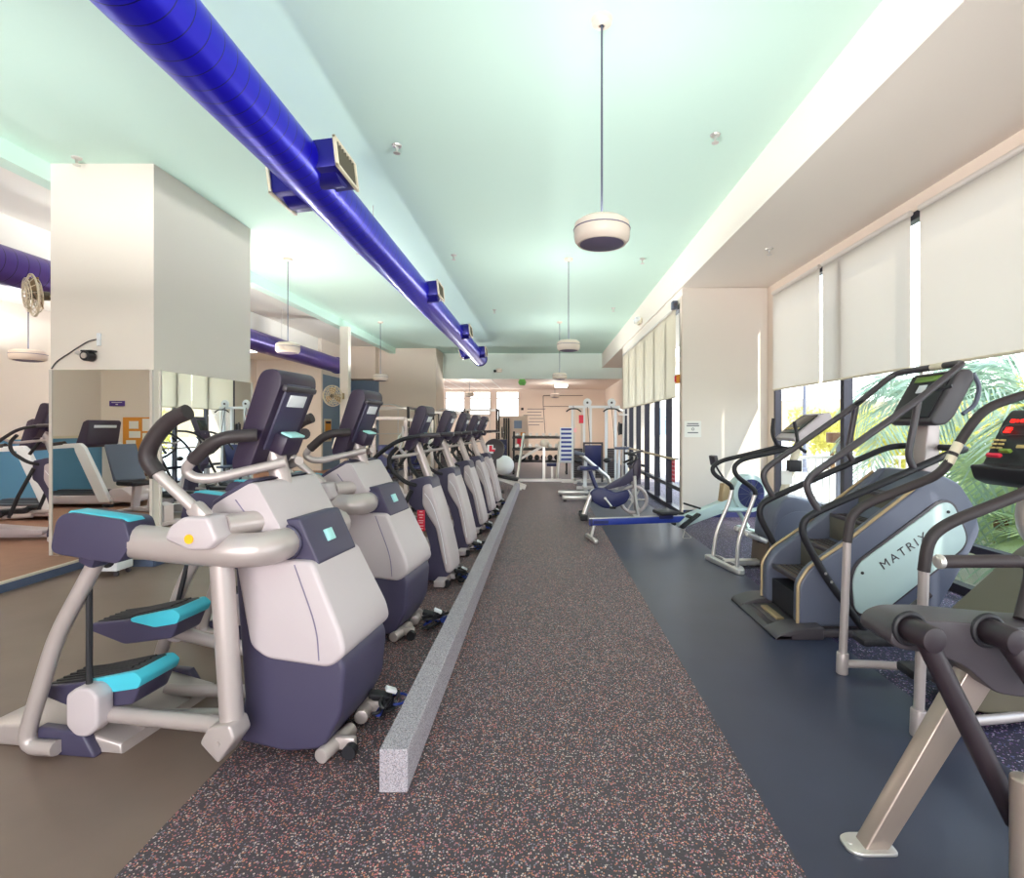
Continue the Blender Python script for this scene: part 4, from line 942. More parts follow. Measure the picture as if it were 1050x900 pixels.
for (x0, x1) in ((0.62, 1.02), (1.62, 2.06)):
    B().tube([(x0, 14.45, 1.92), (x0 + 0.1, 14.45, 2.0), (x1 - 0.1, 14.45, 2.0), (x1, 14.45, 1.92)], 0.018, 0.06, 8).build('pull_bar', 'black', **kw)
    B().tube([((x0 + x1) / 2, 14.45, 2.0), ((x0 + x1) / 2, 14.6, 2.08)], 0.008, 0, 6).build('cable', 'black', **kw)
for (x, n) in ((0.96, 14), (1.86, 14), (1.5, 10)):
    b = B()
    for k in range(n): b.box((x, 14.75, 0.14 + k * 0.058), (0.24, 0.12, 0.05), 0.006)
    b.build('weight_stack', 'smoke', **kw)
for x in (0.87, 1.05, 1.77, 1.95):
    B().cyl((x, 14.75, 0.08), (x, 14.75, 2.04), 0.012, seg=8).build('guide_rod', 'chrome', **kw)
b = B()
b.box((0.55, 14.75, 0.75), (0.04, 0.5, 1.4), 0.01)
B().box((0.62, 14.42, 1.02), (0.34, 0.02, 0.95), 0.006).build('stack_cover', 'label', **kw)
for k in range(8): B().box((0.62, 14.405, 0.64 + k * 0.115), (0.28, 0.012, 0.055)).build('cover_stripe', 'cordblue', **kw)
B().box((1.32, 14.25, 0.72), (0.44, 0.08, 0.62), 0.02, (0.15, 0, 0)).build('back_pad', 'navy', **kw)
B().box((1.32, 14.0, 0.42), (0.36, 0.4, 0.07), 0.02).build('seat_pad', 'steel', **kw)
beam(beam(beam(B(), (1.06, 14.2, 1.08), (1.58, 14.2, 1.08), 0.05), (1.08, 14.2, 0.05), (1.08, 14.2, 1.08), 0.05), (1.56, 14.2, 0.05), (1.56, 14.2, 1.08), 0.05).build('seat_frame', 'smoke', **kw)
beam(B(), (1.32, 14.0, 0.05), (1.32, 14.0, 0.4), 0.07).build('seat_post', 'chrome', **kw)
for (x, z) in ((1.98, 0.95), (2.2, 0.95)):
    B().box((x, 14.1, z), (0.22, 0.2, 0.06), 0.02).build('arm_pad', 'steel', **kw)
beam(beam(B(), (1.98, 14.1, 0.0), (2.0, 14.1, 0.92), 0.06), (2.2, 14.1, 0.0), (2.18, 14.1, 0.92), 0.06).build('dip_frame', 'label', **kw)
for x in (0.62, 0.72):
    pass
B().box((1.02, 14.44, 1.72), (0.12, 0.01, 0.22)).build('instruction_placard', 'red', **kw)
B().box((0.86, 14.44, 1.42), (0.07, 0.01, 0.12)).build('instruction_placard', 'pink', **kw)
beam(beam(beam(B(), (2.2, 14.9, 0.05), (2.24, 14.9, 2.0), 0.05), (2.2, 14.9, 1.95), (2.0, 14.7, 2.05), 0.05), (2.05, 14.5, 1.84), (2.3, 14.5, 1.84), 0.035).build('side_frame', 'chrome', **kw)

# leverage machine with a long diagonal arm
t = thing('leverage_machine', 'low plate machine with a long diagonal silver lever behind the spin bike', 'weight machine', (1.25, 12.9, 0))
kw = dict(parent=t, world=True)
beam(beam(B(), (0.8, 12.9, 0.05), (1.8, 12.9, 0.05), 0.08), (1.0, 12.6, 0.05), (1.0, 13.2, 0.05), 0.08).build('base_frame', 'chrome', **kw)
B().tube([(0.88, 12.8, 0.86), (1.55, 12.8, 0.30), (1.6, 12.8, 0.1)], 0.045, 0.05, 12).build('lever', 'chrome', **kw)
B().tube([(0.74, 12.8, 0.9), (0.98, 12.8, 0.84)], 0.05, 0, 12).build('lever_pad', 'steel', **kw)
beam(B(), (1.0, 12.9, 0.05), (1.02, 12.9, 0.78), 0.08).build('mast', 'label', **kw)
B().box((1.02, 12.75, 0.52), (0.4, 0.36, 0.08), 0.025).build('seat_pad', 'steel', **kw)
for x in (0.82, 1.5): B().ell((x, 12.6, 0.72), (0.09, 0.06, 0.06)).build('roller_pad', 'black', **kw)

# open press frame standing beside the aisle
t = thing('press_frame', 'silver open press frame with a slanted arm before the dumbbell rack', 'press machine', (-0.3, 15.0, 0))
kw = dict(parent=t, world=True)
beam(B(), (-0.95, 14.9, 0.035), (0.5, 14.9, 0.035), 0.07).build('base_beam', 'chrome', **kw)
beam(B(), (-0.72, 14.9, 0.05), (-0.56, 15.3, 1.28), 0.06).build('rear_post', 'chrome', **kw)
beam(B(), (-0.66, 15.1, 0.6), (0.06, 15.0, 1.02), 0.07).build('slanted_arm', 'chrome', **kw)
beam(B(), (0.02, 14.9, 0.05), (0.02, 14.9, 0.95), 0.075).build('front_post', 'chrome', **kw)
beam(B(), (0.38, 14.9, 0.05), (0.46, 15.0, 1.1), 0.06).build('end_post', 'chrome', **kw)
B().ell((0.04, 14.95, 1.05), (0.13, 0.1, 0.12)).build('hub_cover', 'pend', **kw)
B().box((0.25, 15.2, 0.45), (0.3, 0.5, 0.08), 0.02).build('bench_pad', 'navy', **kw)
beam(B(), (0.25, 15.2, 0.05), (0.25, 15.2, 0.42), 0.06).build('bench_post', 'chrome', **kw)

# dumbbell rack
def dumbbell(loc, r, L, col, label, grp, rz):
    t = thing('dumbbell', label, 'dumbbell', loc, rz, grp)
    B().cyl((0, -L * 0.3, 0), (0, L * 0.3, 0), 0.017, seg=10).build('handle', 'chrome', t)
    for s in (-1, 1): B().cyl((0, s * L * 0.28, 0), (0, s * L * 0.5, 0), r, seg=8, bev=0.008).build('weight_head', col, t)
    return t
t = thing('dumbbell_rack', 'three-tier rack full of dumbbells along the tan wall', 'rack', (-0.1, 17.4, 0))
for x in (-0.85, 0.85):
    b = B(); beam(b, (x, -0.2, 0), (x, 0.05, 1.36), 0.06); beam(b, (x, -0.3, 0.03), (x, 0.3, 0.03), 0.06); b.build('rack_upright', 'black', t)
for (z, y) in ((0.42, -0.14), (0.8, -0.06), (1.18, 0.02)):
    B().box((0, y, z), (1.8, 0.26, 0.03), 0.008, (0.25, 0, 0)).build('tier', 'smoke', t)
k = 0
for (z, y, r, nm, mt) in ((0.42, -0.14, 0.085, 'bottom', 'black'), (0.8, -0.06, 0.07, 'middle', 'chrome'), (1.18, 0.02, 0.055, 'top', 'chrome')):
    d0 = None
    for i in range(8):
        x = -0.1 - 0.74 + i * 0.212
        lb = 'dumbbell on the ' + nm + ' tier of the far rack'; g = 'dumbbells on the ' + nm + ' tier'
        if d0 is None: d0 = dumbbell((x, 17.4 + y, z + 0.03 + r), r, 0.24, mt, lb, g, 0)
        else: dup(d0, (x, 17.4 + y, z + 0.03 + r))
t = thing('shelf_unit', 'narrow shelf of navy blue mats and rolls beside the dumbbell rack', 'shelf', (-1.38, 17.6, 0))
B().box((0, 0.14, 0.55), (0.36, 0.02, 1.1)).build('back_panel', 'navy', t)
for x in (-0.18, 0.18): B().box((x, 0, 0.55), (0.03, 0.3, 1.1), 0.005).build('side_panel', 'navy', t)
for z in (0.05, 0.4, 0.75, 1.09): B().box((0, 0, z), (0.36, 0.3, 0.025)).build('shelf_board', 'navy', t)
for i, z in enumerate((0.066, 0.416, 0.766)):
    for j in (-1, 1):
        o = B().cyl((-1.38 + j * 0.08, 17.5, z + 0.08), (-1.38 + j * 0.08, 17.7, z + 0.08), 0.075, seg=20).cyl((-1.38 + j * 0.08, 17.495, z + 0.08), (-1.38 + j * 0.08, 17.705, z + 0.08), 0.03, seg=12).build('mat_roll', 'cordblue')
        tag(o, 'rolled blue mat on the ' + ('lowest', 'middle', 'upper')[i] + ' board of the navy shelf', 'mat', 'rolled mats on the ' + ('lowest', 'middle', 'upper')[i] + ' board')

# exercise ball and its bench, weight plate
tag(B().ell((-0.94, 12.9, 0.585), (0.24, 0.24, 0.24), u=32, v=20).build('exercise_ball', 'label'), 'white exercise ball resting on the low bench past the last elliptical', 'ball')
t = thing('incline_bench', 'slanted black bench with silver rails carrying the white ball', 'bench', (-0.85, 13.05, 0))
for s in (-1, 1): beam(B(), (0.42, s * 0.26 + 0.1, 0.03), (-0.42, s * 0.26 + 0.1, 0.34), 0.06).build('rail', 'chrome', t)
B().box((0, 0.0, 0.28), (0.5, 0.4, 0.07), 0.02, (0, 0.2, 0)).build('pad', 'black', t)
for (x, z) in ((-0.36, 0.3), (0.3, 0.06)): beam(B(), (x, 0, 0), (x, 0, z), 0.06).box((x, 0, 0.02), (0.08, 0.55, 0.04), 0.01).build('foot', 'chrome', t)
t = thing('plate_tree', 'upright plate holder with one big grey plate facing the aisle', 'plate rack', (-1.12, 12.45, 0))
B().box((0, 0, 0.02), (0.4, 0.4, 0.04), 0.01).build('base', 'smoke', t)
beam(B(), (0, 0, 0.02), (0, 0, 1.15), 0.07).build('post', 'smoke', t)
B().cyl((0, -0.02, 1.0), (0, -0.2, 1.0), 0.025).build('peg', 'chrome', t)
t = thing('weight_plate', 'big grey weight plate with a red and white centre on the plate holder', 'weight plate', (-1.12, 12.29, 1.0))
B().lathe([(0.03, -0.02), (0.2, -0.02), (0.225, -0.03), (0.24, -0.01), (0.24, 0.01), (0.225, 0.03), (0.2, 0.02), (0.03, 0.02), (0.03, -0.02)], axis='y', seg=36).build('disc', 'smoke', t)
B().box((-0.09, -0.034, 0.0), (0.14, 0.006, 0.2), 0.002).build('sticker', 'label', t)
B().box((-0.08, -0.039, 0.04), (0.07, 0.004, 0.09), 0.001).box((-0.05, -0.039, -0.03), (0.13, 0.004, 0.05), 0.001).build('sticker_print', 'red', t)

# racks beyond the row
def power_rack(x, y, w, h, label, mt='black'):
    t = thing('power_rack', label, 'rack', (x, y, 0))
    for sx_ in (-1, 1):
        for sy_ in (-1, 1): beam(B(), (sx_ * w / 2, sy_ * 0.5, 0.04), (sx_ * w / 2, sy_ * 0.5, h), 0.07).build('upright', mt, t)
        beam(beam(B(), (sx_ * w / 2, -0.55, 0.04), (sx_ * w / 2, 0.55, 0.04), 0.07), (sx_ * w / 2, -0.55, h), (sx_ * w / 2, 0.55, h), 0.07).build('side_beam', mt, t)
        B().cyl((sx_ * (w / 2 + 0.2), -0.58, 1.3), (sx_ * (w / 2 + 0.24), -0.58, 1.3), 0.22, seg=24).build('loaded_plate', 'black', t)
        B().tube([(sx_ * w * 0.28, -0.45, h), (sx_ * w * 0.28, -0.45, 0.3)], 0.016, 0, 8).build('guide_rod', 'chrome', t)
        b = B()
        for k in range(10): b.box((sx_ * w * 0.28, 0.3, 0.2 + k * 0.06), (0.26, 0.14, 0.05), 0.005)
        b.build('weight_stack', 'smoke', t)
    for q in (-0.5, 0.5): beam(B(), (-w / 2, q, h), (w / 2, q, h), 0.07).build('top_beam', 'chrome', t)
    B().cyl((-w / 2 - 0.3, -0.58, 1.3), (w / 2 + 0.3, -0.58, 1.3), 0.016, seg=10).build('barbell', 'chrome', t)
    B().tube([(-w * 0.35, -0.55, h + 0.02), (-w * 0.2, -0.6, h + 0.1), (w * 0.2, -0.6, h + 0.1), (w * 0.35, -0.55, h + 0.02)], 0.018, 0.08, 8).build('chin_bar', 'chrome', t)
    return t
power_rack(-4.9, 17.0, 1.5, 2.1, 'dark tall lifting rack with silver top bars before the far cream column')
power_rack(-2.9, 16.8, 0.9, 1.95, 'dark lifting rack between the cream column and the back windows')
power_rack(-2.5, 21.9, 1.3, 2.2, 'lifting rack under the back windows')
for (x, y, lb, mt) in ((-3.35, 14.2, 'silver weight machine behind the far ellipticals', 'chrome'), (-4.6, 13.2, 'cream framed weight machine behind the second elliptical console', 'pend'), (-3.4, 11.6, 'silver cable machine behind the grey elliptical row', 'silver')):
    t = thing('weight_machine', lb, 'weight machine', (x, y, 0))
    beam(beam(B(), (-0.4, 0.3, 0.04), (0.5, 0.3, 0.04), 0.08), (0, -0.5, 0.04), (0, 0.5, 0.04), 0.08).build('base_frame', mt, t)
    beam(beam(beam(B(), (-0.35, 0.3, 0.04), (-0.35, 0.3, 1.7), 0.07), (0.35, 0.3, 0.04), (0.35, 0.3, 1.7), 0.07), (-0.35, 0.3, 1.7), (0.35, 0.3, 1.7), 0.07).build('tower', mt, t)
    b = B()
    for k in range(12): b.box((0, 0.3, 0.15 + k * 0.06), (0.36, 0.14, 0.05), 0.005)
    b.build('weight_stack', 'smoke', t)
    B().box((0, -0.25, 0.46), (0.36, 0.38, 0.08), 0.02).build('seat_pad', 'navy', t)
    B().box((0, 0.0, 0.82), (0.34, 0.09, 0.6), 0.02).build('back_pad', 'navy', t)
    beam(B(), (0, -0.25, 0.04), (0, -0.25, 0.43), 0.06).build('seat_post', mt, t)
    for s in (-1, 1): B().tube([(s * 0.3, 0.25, 1.5), (s * 0.42, -0.2, 1.25), (s * 0.4, -0.45, 1.0)], 0.028, 0.1, 10).build('press_arm', mt, t)

# reception-side board and bits on the back wall
t = thing('notice_panel', 'tan notice panel with a blue square poster beneath the back windows', 'panel', (-1.3, 23.4, 0))
B().box((0, 0, 1.0), (1.3, 0.06, 2.0), 0.01).build('panel_board', 'tan', t)
B().box((0.2, -0.034, 1.62), (0.34, 0.006, 0.34)).build('blue_poster', 'bluegrey', t)
B().box((0.42, -0.034, 1.2), (0.2, 0.006, 0.16)).build('orange_poster', 'cork', t)
B().box((0.26, -0.05, 0.85), (0.2, 0.03, 0.4), 0.01).build('pink_towel_hanger', 'red', t)
for x in (-0.4, -0.3, -0.2): B().cyl((x, -0.06, 0.1), (x, -0.06, 1.9), 0.03, seg=8).build('dark_bar', 'black', t)
t = thing('small_stand', 'small dark topped stand with slim legs beside the tan wall', 'stand', (-1.6, 19.2, 0))
B().box((0, 0, 0.78), (0.44, 0.3, 0.04), 0.008).build('top', 'black', t)
for x in (-0.18, 0, 0.18): beam(B(), (x, 0, 0), (x, 0, 0.77), 0.03).build('leg', 'chrome', t)
t = thing('wall_chart', 'faint printed exercise chart on the tan end wall', 'poster', (-0.45, 27.0, 2.0))
B().box((0, 0, 0), (1.6, 0.015, 1.1)).build('sheet', 'tan', t)
b = B()
for k in range(6): b.box((0.1 - 0.1 * (k % 3), -0.01, 0.42 - k * 0.16), (0.9 - 0.18 * (k % 2), 0.006, 0.035))
b.build('print_lines', 'ink', t)
B().box((-0.6, -0.012, 0.42), (0.12, 0.008, 0.12)).build('print_mark', 'black', t)
t = thing('wall_conduit', 'thin dark conduit loop on the tan end wall', 'conduit', (1.0, 27.0, 2.6))
B().tube([(-0.9, 0, -1.4), (-1.0, 0, 0.0), (-1.0, 0, 0.5), (1.0, 0, 0.5)], 0.016, 0.05, 6).build('upper_run', 'smoke', t)
B().tube([(-1.0, 0, -0.05), (1.2, 0, -0.05)], 0.014, 0, 6).build('lower_run', 'smoke', t)
tag(B().prism([(-0.16, 0), (-0.1, 0.12), (0.1, 0.12), (0.16, 0), (0.1, -0.12), (-0.1, -0.12)], -0.03, 0.03, 0.01).xf(Matrix.Translation((-0.82, 20.95, 3.26))).build('exit_sign', 'green'), 'small green sign hanging below the header beside the back windows', 'sign')
t = thing('security_camera', 'white security camera on the header under the duct end', 'security camera', (-1.82, 20.99, 3.72))
B().box((0.1, -0.06, 0), (0.22, 0.1, 0.14), 0.02).build('housing', 'pend', t)
B().cyl((-0.06, -0.14, -0.03), (-0.06, -0.05, -0.03), 0.05).build('lens', 'black', t)
B().box((0.05, -0.02, 0), (0.12, 0.04, 0.08), 0.01).build('bracket', 'pend', t)
t = thing('wall_phone', 'dark wall phone on the tan wall beside the patio window', 'phone', (2.31, 15.66, 1.45))
B().box((-0.04, -0.0, 0), (0.14, 0.09, 0.32), 0.02).build('body', 'black', t)
B().tube([(-0.1, -0.05, 0.2), (-0.13, -0.07, 0.0), (-0.1, -0.05, -0.18)], 0.022, 0.05, 8).build('handset', 'smoke', t)

# ------------------------------------------------------------------ things on the walls and ceiling of the hall
t = thing('wall_notice_sheet', 'white paper notice with grey print on the bay end wall', 'notice', (2.50, 8.965, 1.47))
B().box((0, -0.003, 0), (0.28, 0.006, 0.27)).build('sheet', 'paper', t)
b = B()
for (z, w) in ((0.09, 0.19), (0.055, 0.21), (-0.06, 0.18)): b.box((0, -0.007, z), (w, 0.003, 0.018))
b.build('print_lines', 'ink', t)
B().ring((0, -0.007, 0.0), 0.02, 0.005, 'y', 14, 6).build('print_mark', 'ink', t)
t = thing('fire_strobe', 'small red fire alarm strobe on the wall edge beside the shades', 'alarm', (2.30, 9.06, 2.32))
B().box((-0.02, 0.04, 0), (0.06, 0.1, 0.15), 0.008).build('base', 'cork', t)
B().box((-0.055, 0.04, 0.0), (0.03, 0.05, 0.1), 0.006).build('lens', 'red', t)
B().box((0.02, 0.1, 0), (0.02, 0.02, 0.1), 0.004).build('box', 'ivory', t)
t = thing('window_notice', 'red printed notice stuck on the patio glass', 'notice', (2.355, 9.7, 0.72))
B().box((0, 0, 0), (0.006, 0.22, 0.42)).build('sheet', 'red', t)
b = B()
for k in range(5): b.box((-0.005, 0, 0.15 - k * 0.075), (0.004, 0.15, 0.025))
b.build('print_lines', 'pink', t)
t = thing('grab_bar', 'long tan horizontal bar across the patio windows', 'bar', (2.25, 12.2, 0.95))
B().cyl((0, -3.0, 0), (0, 3.2, 0), 0.022, seg=12).build('rod', 'gold', t)
for y in (-2.9, -1, 1, 3.0): B().cyl((0, y, 0), (0.1, y, 0), 0.012, seg=8).build('bracket', 'chrome', t)
t = thing('emergency_light', 'twin-head emergency light on the soffit above the shades', 'emergency light', (2.29, 12.6, 3.98))
B().box((-0.03, 0, 0), (0.07, 0.3, 0.12), 0.012).build('case', 'ivory', t)
for s in (-1, 1): B().cyl((-0.05, s * 0.12, 0.05), (-0.14, s * 0.14, 0.02), 0.05, 0.06).build('lamp_head', 'label', t)
t = thing('shade_motor_box', 'grey shade bracket at the top corner of the patio shades', 'bracket', (2.29, 9.25, 3.6))
B().box((-0.03, 0, 0), (0.09, 0.14, 0.14), 0.01).build('case', 'steel', t)
B().cyl((-0.03, -0.08, 0), (-0.03, -0.1, 0), 0.03).build('cap', 'smoke', t)
def sprinkler(x, y, z, label):
    t = thing('sprinkler_head', label, 'sprinkler', (x, y, z), 0, 'ceiling sprinklers')
    B().lathe([(0.0, 0.0), (0.05, 0.0), (0.045, -0.012), (0.015, -0.02), (0.012, -0.06), (0, -0.06)]).build('escutcheon', 'chrome', t)
    B().lathe([(0, -0.075), (0.035, -0.078), (0.035, -0.083), (0, -0.085)]).build('deflector', 'chrome', t)
    return t
s0 = sprinkler(1.70, 5.3, CH, 'ceiling sprinkler beside the soffit, nearest the camera')
for (x, y, lb) in ((-1.5, 5.5, 'ceiling sprinkler between the duct outlet and the first pendant'), (-5.0, 5.75, 'ceiling sprinkler over the mirrored column'), (-1.5, 9.0, 'ceiling sprinkler beside the second duct outlet'),
                   (1.7, 9.2, 'ceiling sprinkler beside the soffit, above the first patio shade'), (1.7, 13.0, 'ceiling sprinkler beside the soffit, far above the patio shades'), (-3.0, 8.7, 'ceiling sprinkler between duct and violet duct room'), (-1.2, 13.2, 'ceiling sprinkler far along the duct')):
    dup(s0, (x, y, CH), None, lb)
dup(s0, (2.95, 7.0, 3.83), None, 'sprinkler under the bay soffit near the end wall')

def wall_fan(label, loc, R, facing, arm):
    t = thing('wall_fan', label, 'fan', loc, 0, 'wall fans')
    q = Vector(facing).to_track_quat('-Y', 'Z').to_matrix().to_4x4()
    for k, rr in enumerate((1.0, 0.8, 0.6, 0.4)):
        for y in ((-0.09, 0.05) if k else (-0.02,)):
            B().ring((0, y * (1.1 - rr * 0.5), 0), R * rr, 0.006 if k else 0.012, 'y', 30, 6).xf(q).build('guard_ring', 'ivory', t)
    b = B()
    for k in range(16):
        a = k * PI / 8
        for y in (-0.075, 0.04): b.tube([(0.05 * math.cos(a), y, 0.05 * math.sin(a)), (R * 0.6 * math.cos(a), y, R * 0.6 * math.sin(a)), (R * math.cos(a), -0.02, R * math.sin(a))], 0.004, 0.05, 5)
    b.xf(q).build('guard_wires', 'ivory', t)
    for k in range(3):
        a = k * 2 * PI / 3 + 0.4
        bl = B().prism([(0.03, -0.05), (R * 0.8, -0.13), (R * 0.85, 0.06), (0.05, 0.05)], -0.004, 0.004, 0, 0.04)
        bl.xf(q @ Matrix.Rotation(a, 4, 'Y') @ Matrix.Rotation(0.35, 4, 'X')).build('blade', 'gold', t)
    B().cyl((0, -0.06, 0), (0, 0.14, 0), 0.055, bev=0.01).xf(q).build('motor', 'olive', t)
    e = Vector(arm)
    B().tube([q @ Vector((0, 0.12, 0)), (q @ Vector((0, 0.14, -0.02)) + e) / 2 + Vector((0, 0, 0.04)), e], 0.018, 0.05, 8).box(e, (0.06, 0.1, 0.16), 0.01).build('wall_arm', 'gold', t)
wall_fan('wall fan on the column side, seen before the violet duct', (-5.98, 6.3, 3.05), 0.24, (-0.55, -0.8, -0.1), (0.55, -0.02, -0.12))
wall_fan('wall fan on the slim cream post', (-5.55, 14.15, 2.33), 0.27, (-0.15, -1, -0.1), (0.22, 0.13, 0.0))
t = thing('wall_camera', 'small black camera and cable on the column above the mirror', 'security camera', (-4.93, 5.88, 2.27))
B().box((-0.1, -0.05, 0.03), (0.1, 0.05, 0.04), 0.01, (0, 0.4, 0)).build('bracket', 'chrome', t)
B().cyl((0, -0.12, 0.0), (0, -0.02, 0.0), 0.055, bev=0.01).box((0, -0.06, 0.055), (0.12, 0.08, 0.02), 0.005).build('housing', 'black', t)
B().cyl((0, -0.13, 0), (0, -0.118, 0), 0.03).build('lens_ring', 'chrome', t)
t = thing('wall_outlet', 'small white outlet with a grey cable on the column above the mirror', 'outlet', (-4.86, 5.88, 2.46))
B().box((0, -0.012, 0), (0.04, 0.024, 0.14), 0.006).build('plate', 'label', t)
B().tube([(-0.02, -0.02, 0.0), (-0.12, -0.02, -0.02), (-0.3, -0.02, -0.14), (-0.46, -0.02, -0.24), (-0.52, -0.01, -0.32)], 0.007, 0.1, 6).build('cable', 'smoke', t)
t = thing('framed_notice', 'small framed tan notice on the blue wall beyond the violet duct', 'picture', (-7.19, 17.9, 1.4))
B().box((0.0, 0, 0), (0.02, 0.6, 0.75), 0.005).build('frame', 'ivory', t)
B().box((0.012, 0, 0.0), (0.006, 0.48, 0.62)).build('print', 'cork', t)
B().box((0.017, 0, 0.26), (0.006, 0.4, 0.07)).build('print_band', 'black', t)

# ------------------------------------------------------------------ the raised side room
def treadmill(label, loc, rz):
    t = thing('treadmill', label, 'treadmill', loc, rz, 'treadmills in the side room')
    B().prism([(-1.0, 0.06), (-1.0, 0.14), (-0.9, 0.2), (0.55, 0.22), (0.62, 0.14), (0.62, 0.06)], -0.42, 0.42, 0.03, 0.03).build('deck', 'shell', t)
    B().box((-0.2, 0, 0.215), (1.45, 0.5, 0.02), 0.004).build('running_belt', 'black', t)
    for s in (-1, 1):
        B().box((-0.2, s * 0.33, 0.225), (1.5, 0.14, 0.02), 0.006).build('foot_rail', 'smoke', t)
        B().prism([(0.62, 0.1), (0.42, 0.1), (-0.0, 1.0), (0.0, 1.05), (-0.55, 1.02), (-0.58, 1.07), (-0.5, 1.1), (0.08, 1.13), (0.16, 1.06)], s * 0.42 - 0.04, s * 0.42 + 0.04, 0.02, 0.03).build('upright', 'label', t)
        B().tube([(-0.5, s * 0.42, 1.08), (-0.2, s * 0.42, 1.12)], 0.045, 0, 10).build('grip', 'grip', t)
        B().box((0.5, s * 0.36, 0.03), (0.14, 0.1, 0.06), 0.01).box((-0.9, s * 0.36, 0.03), (0.14, 0.1, 0.06), 0.01).build('foot', 'black', t)
    B().prism([(0.45, 0.1), (0.55, 0.32), (0.75, 0.34), (0.95, 0.2), (0.95, 0.08)], -0.38, 0.38, 0.04, 0.04).build('motor_hood', 'shell', t)
    c = B().prism([(-0.08, 1.08), (0.06, 1.5), (0.14, 1.54), (0.18, 1.5), (0.12, 1.1), (0.02, 1.04)], -0.36, 0.36, 0.03, 0.02).build('console', 'indigo', t)
    B().box((0.165, 0, 1.42), (0.02, 0.5, 0.05), 0.004, (0, 0.1, 0)).build('back_label', 'label', c)
    B().box((-0.01, 0, 1.3), (0.02, 0.42, 0.26), 0.004, (0, 0.32, 0)).build('screen', 'screen', c)
    return t
tr0 = treadmill('white treadmill on the raised floor by the blue dado, seen past the column', (-7.9, 8.5, 0.095), 0)
dup(tr0, (-8.15, 1.95, 0.095), 0, 'white treadmill near the corkboard, seen only in the mirror')
dup(tr0, (-7.6, 11.0, 0.095), 0, 'farther white treadmill along the blue dado')
t = dup(bpy.data.objects['elliptical_trainer'], (-6.75, 6.75, 0.095), math.radians(4), 'pale elliptical with a maroon console on the raised floor beside the column', 'machines on the raised floor')
def mini_bike(label, loc, rz):
    t = thing('exercise_bike', label, 'exercise bike', loc, rz, 'recumbent exercise bikes')
    B().box((0.1, 0, 0.045), (1.3, 0.12, 0.06), 0.015).box((-0.5, 0, 0.03), (0.1, 0.5, 0.06), 0.015).box((0.68, 0, 0.03), (0.1, 0.5, 0.06), 0.015).build('base_frame', 'shell', t)
    B().prism([(-0.02, 0.08), (0.05, 0.4), (0.3, 0.52), (0.55, 0.45), (0.72, 0.2), (0.7, 0.08)], -0.13, 0.13, 0.05, 0.05).build('drive_cover', 'shell', t)
    B().prism([(0.36, 0.48), (0.44, 0.46), (0.86, 1.05), (0.78, 1.1)], -0.05, 0.05, 0.015).build('console_mast', 'mint', t)
    c = B().prism([(0.62, 1.02), (0.72, 1.42), (0.78, 1.45), (0.90, 1.42), (0.80, 1.0), (0.70, 0.98)], -0.22, 0.22, 0.035, 0.03).build('console', 'indigo', t)
    B().box((0.868, 0, 1.3), (0.01, 0.22, 0.05), 0.003, (0, -0.24, 0)).build('back_label', 'label', c)
    for s in (-1, 1):
        B().tube([(0.74, s * 0.1, 1.05), (0.6, s * 0.26, 1.08), (0.5, s * 0.28, 1.25)], 0.018, 0.07, 8).build('handle', 'black', t)
        B().tube([(0.32, s * 0.14, 0.3), (0.32 + s * 0.15, s * 0.16, 0.26)], 0.014, 0, 8).box((0.32 + s * 0.15, s * 0.21, 0.26), (0.1, 0.1, 0.03), 0.008).build('pedal', 'black', t)
    B().box((-0.42, 0, 0.48), (0.42, 0.42, 0.08), 0.03).build('seat', 'black', t)
    B().prism([(-0.62, 0.5), (-0.7, 0.7), (-0.86, 1.1), (-0.82, 1.13), (-0.66, 0.72), (-0.56, 0.52)], -0.24, 0.24, 0.015, 0.04).build('backrest', 'steel', t)
    B().prism([(-0.5, 0.06), (-0.44, 0.06), (-0.38, 0.44), (-0.46, 0.44)], -0.06, 0.06, 0.01).build('seat_post', 'shell', t)
    return t
b0 = mini_bike('pale recumbent bike with a dark console facing the column mirror', (-6.4, 2.9, 0.095), math.radians(20))
t = thing('bench_table', 'brown wooden bench with thin metal legs under the corkboard', 'bench', (-7.6, 0.85, 0.095))
B().box((0, 0, 0.46), (1.6, 0.42, 0.05), 0.01).build('bench_top', 'wood', t)
for (x, y) in ((-0.7, -0.16), (0.7, -0.16), (-0.7, 0.16), (0.7, 0.16)): beam(B(), (x, y, 0), (x, y, 0.44), 0.03).build('leg', 'chrome', t)
t = thing('corkboard', 'orange corkboard pinned with white papers, seen in the mirror', 'corkboard', (-8.35, 0.465, 1.35))
B().box((0, 0, 0), (0.95, 0.02, 0.72), 0.004).build('board', 'cork', t)
for (x, z, w, h) in ((0.28, 0.22, 0.22, 0.14), (0.3, -0.02, 0.22, 0.15), (0.3, -0.24, 0.18, 0.14), (0.02, 0.2, 0.16, 0.26), (0.02, -0.12, 0.16, 0.3), (-0.24, 0.2, 0.2, 0.16), (-0.22, 0.0, 0.24, 0.14), (-0.3, -0.2, 0.2, 0.16)):
    B().box((x, 0.013, z), (w, 0.004, h)).build('pinned_paper', 'paper', t)
t = thing('wall_clock', 'round white wall clock beside the corkboard, seen in the mirror', 'clock', (-8.02, 0.47, 2.15))
B().cyl((0, 0, 0), (0, 0.035, 0), 0.17, seg=36, bev=0.006).build('face', 'label', t)
B().ring((0, 0.03, 0), 0.17, 0.012).build('rim', 'ivory', t)
B().box((0.02, 0.04, 0.04), (0.012, 0.006, 0.12), 0, (0, 0.5, 0)).build('hour_hand', 'black', t)
B().box((-0.05, 0.04, 0.0), (0.13, 0.006, 0.01)).build('minute_hand', 'black', t)
t = thing('wall_sign', 'small purple sign on the cream wall, seen in the mirror', 'sign', (-8.95, 0.465, 2.0))
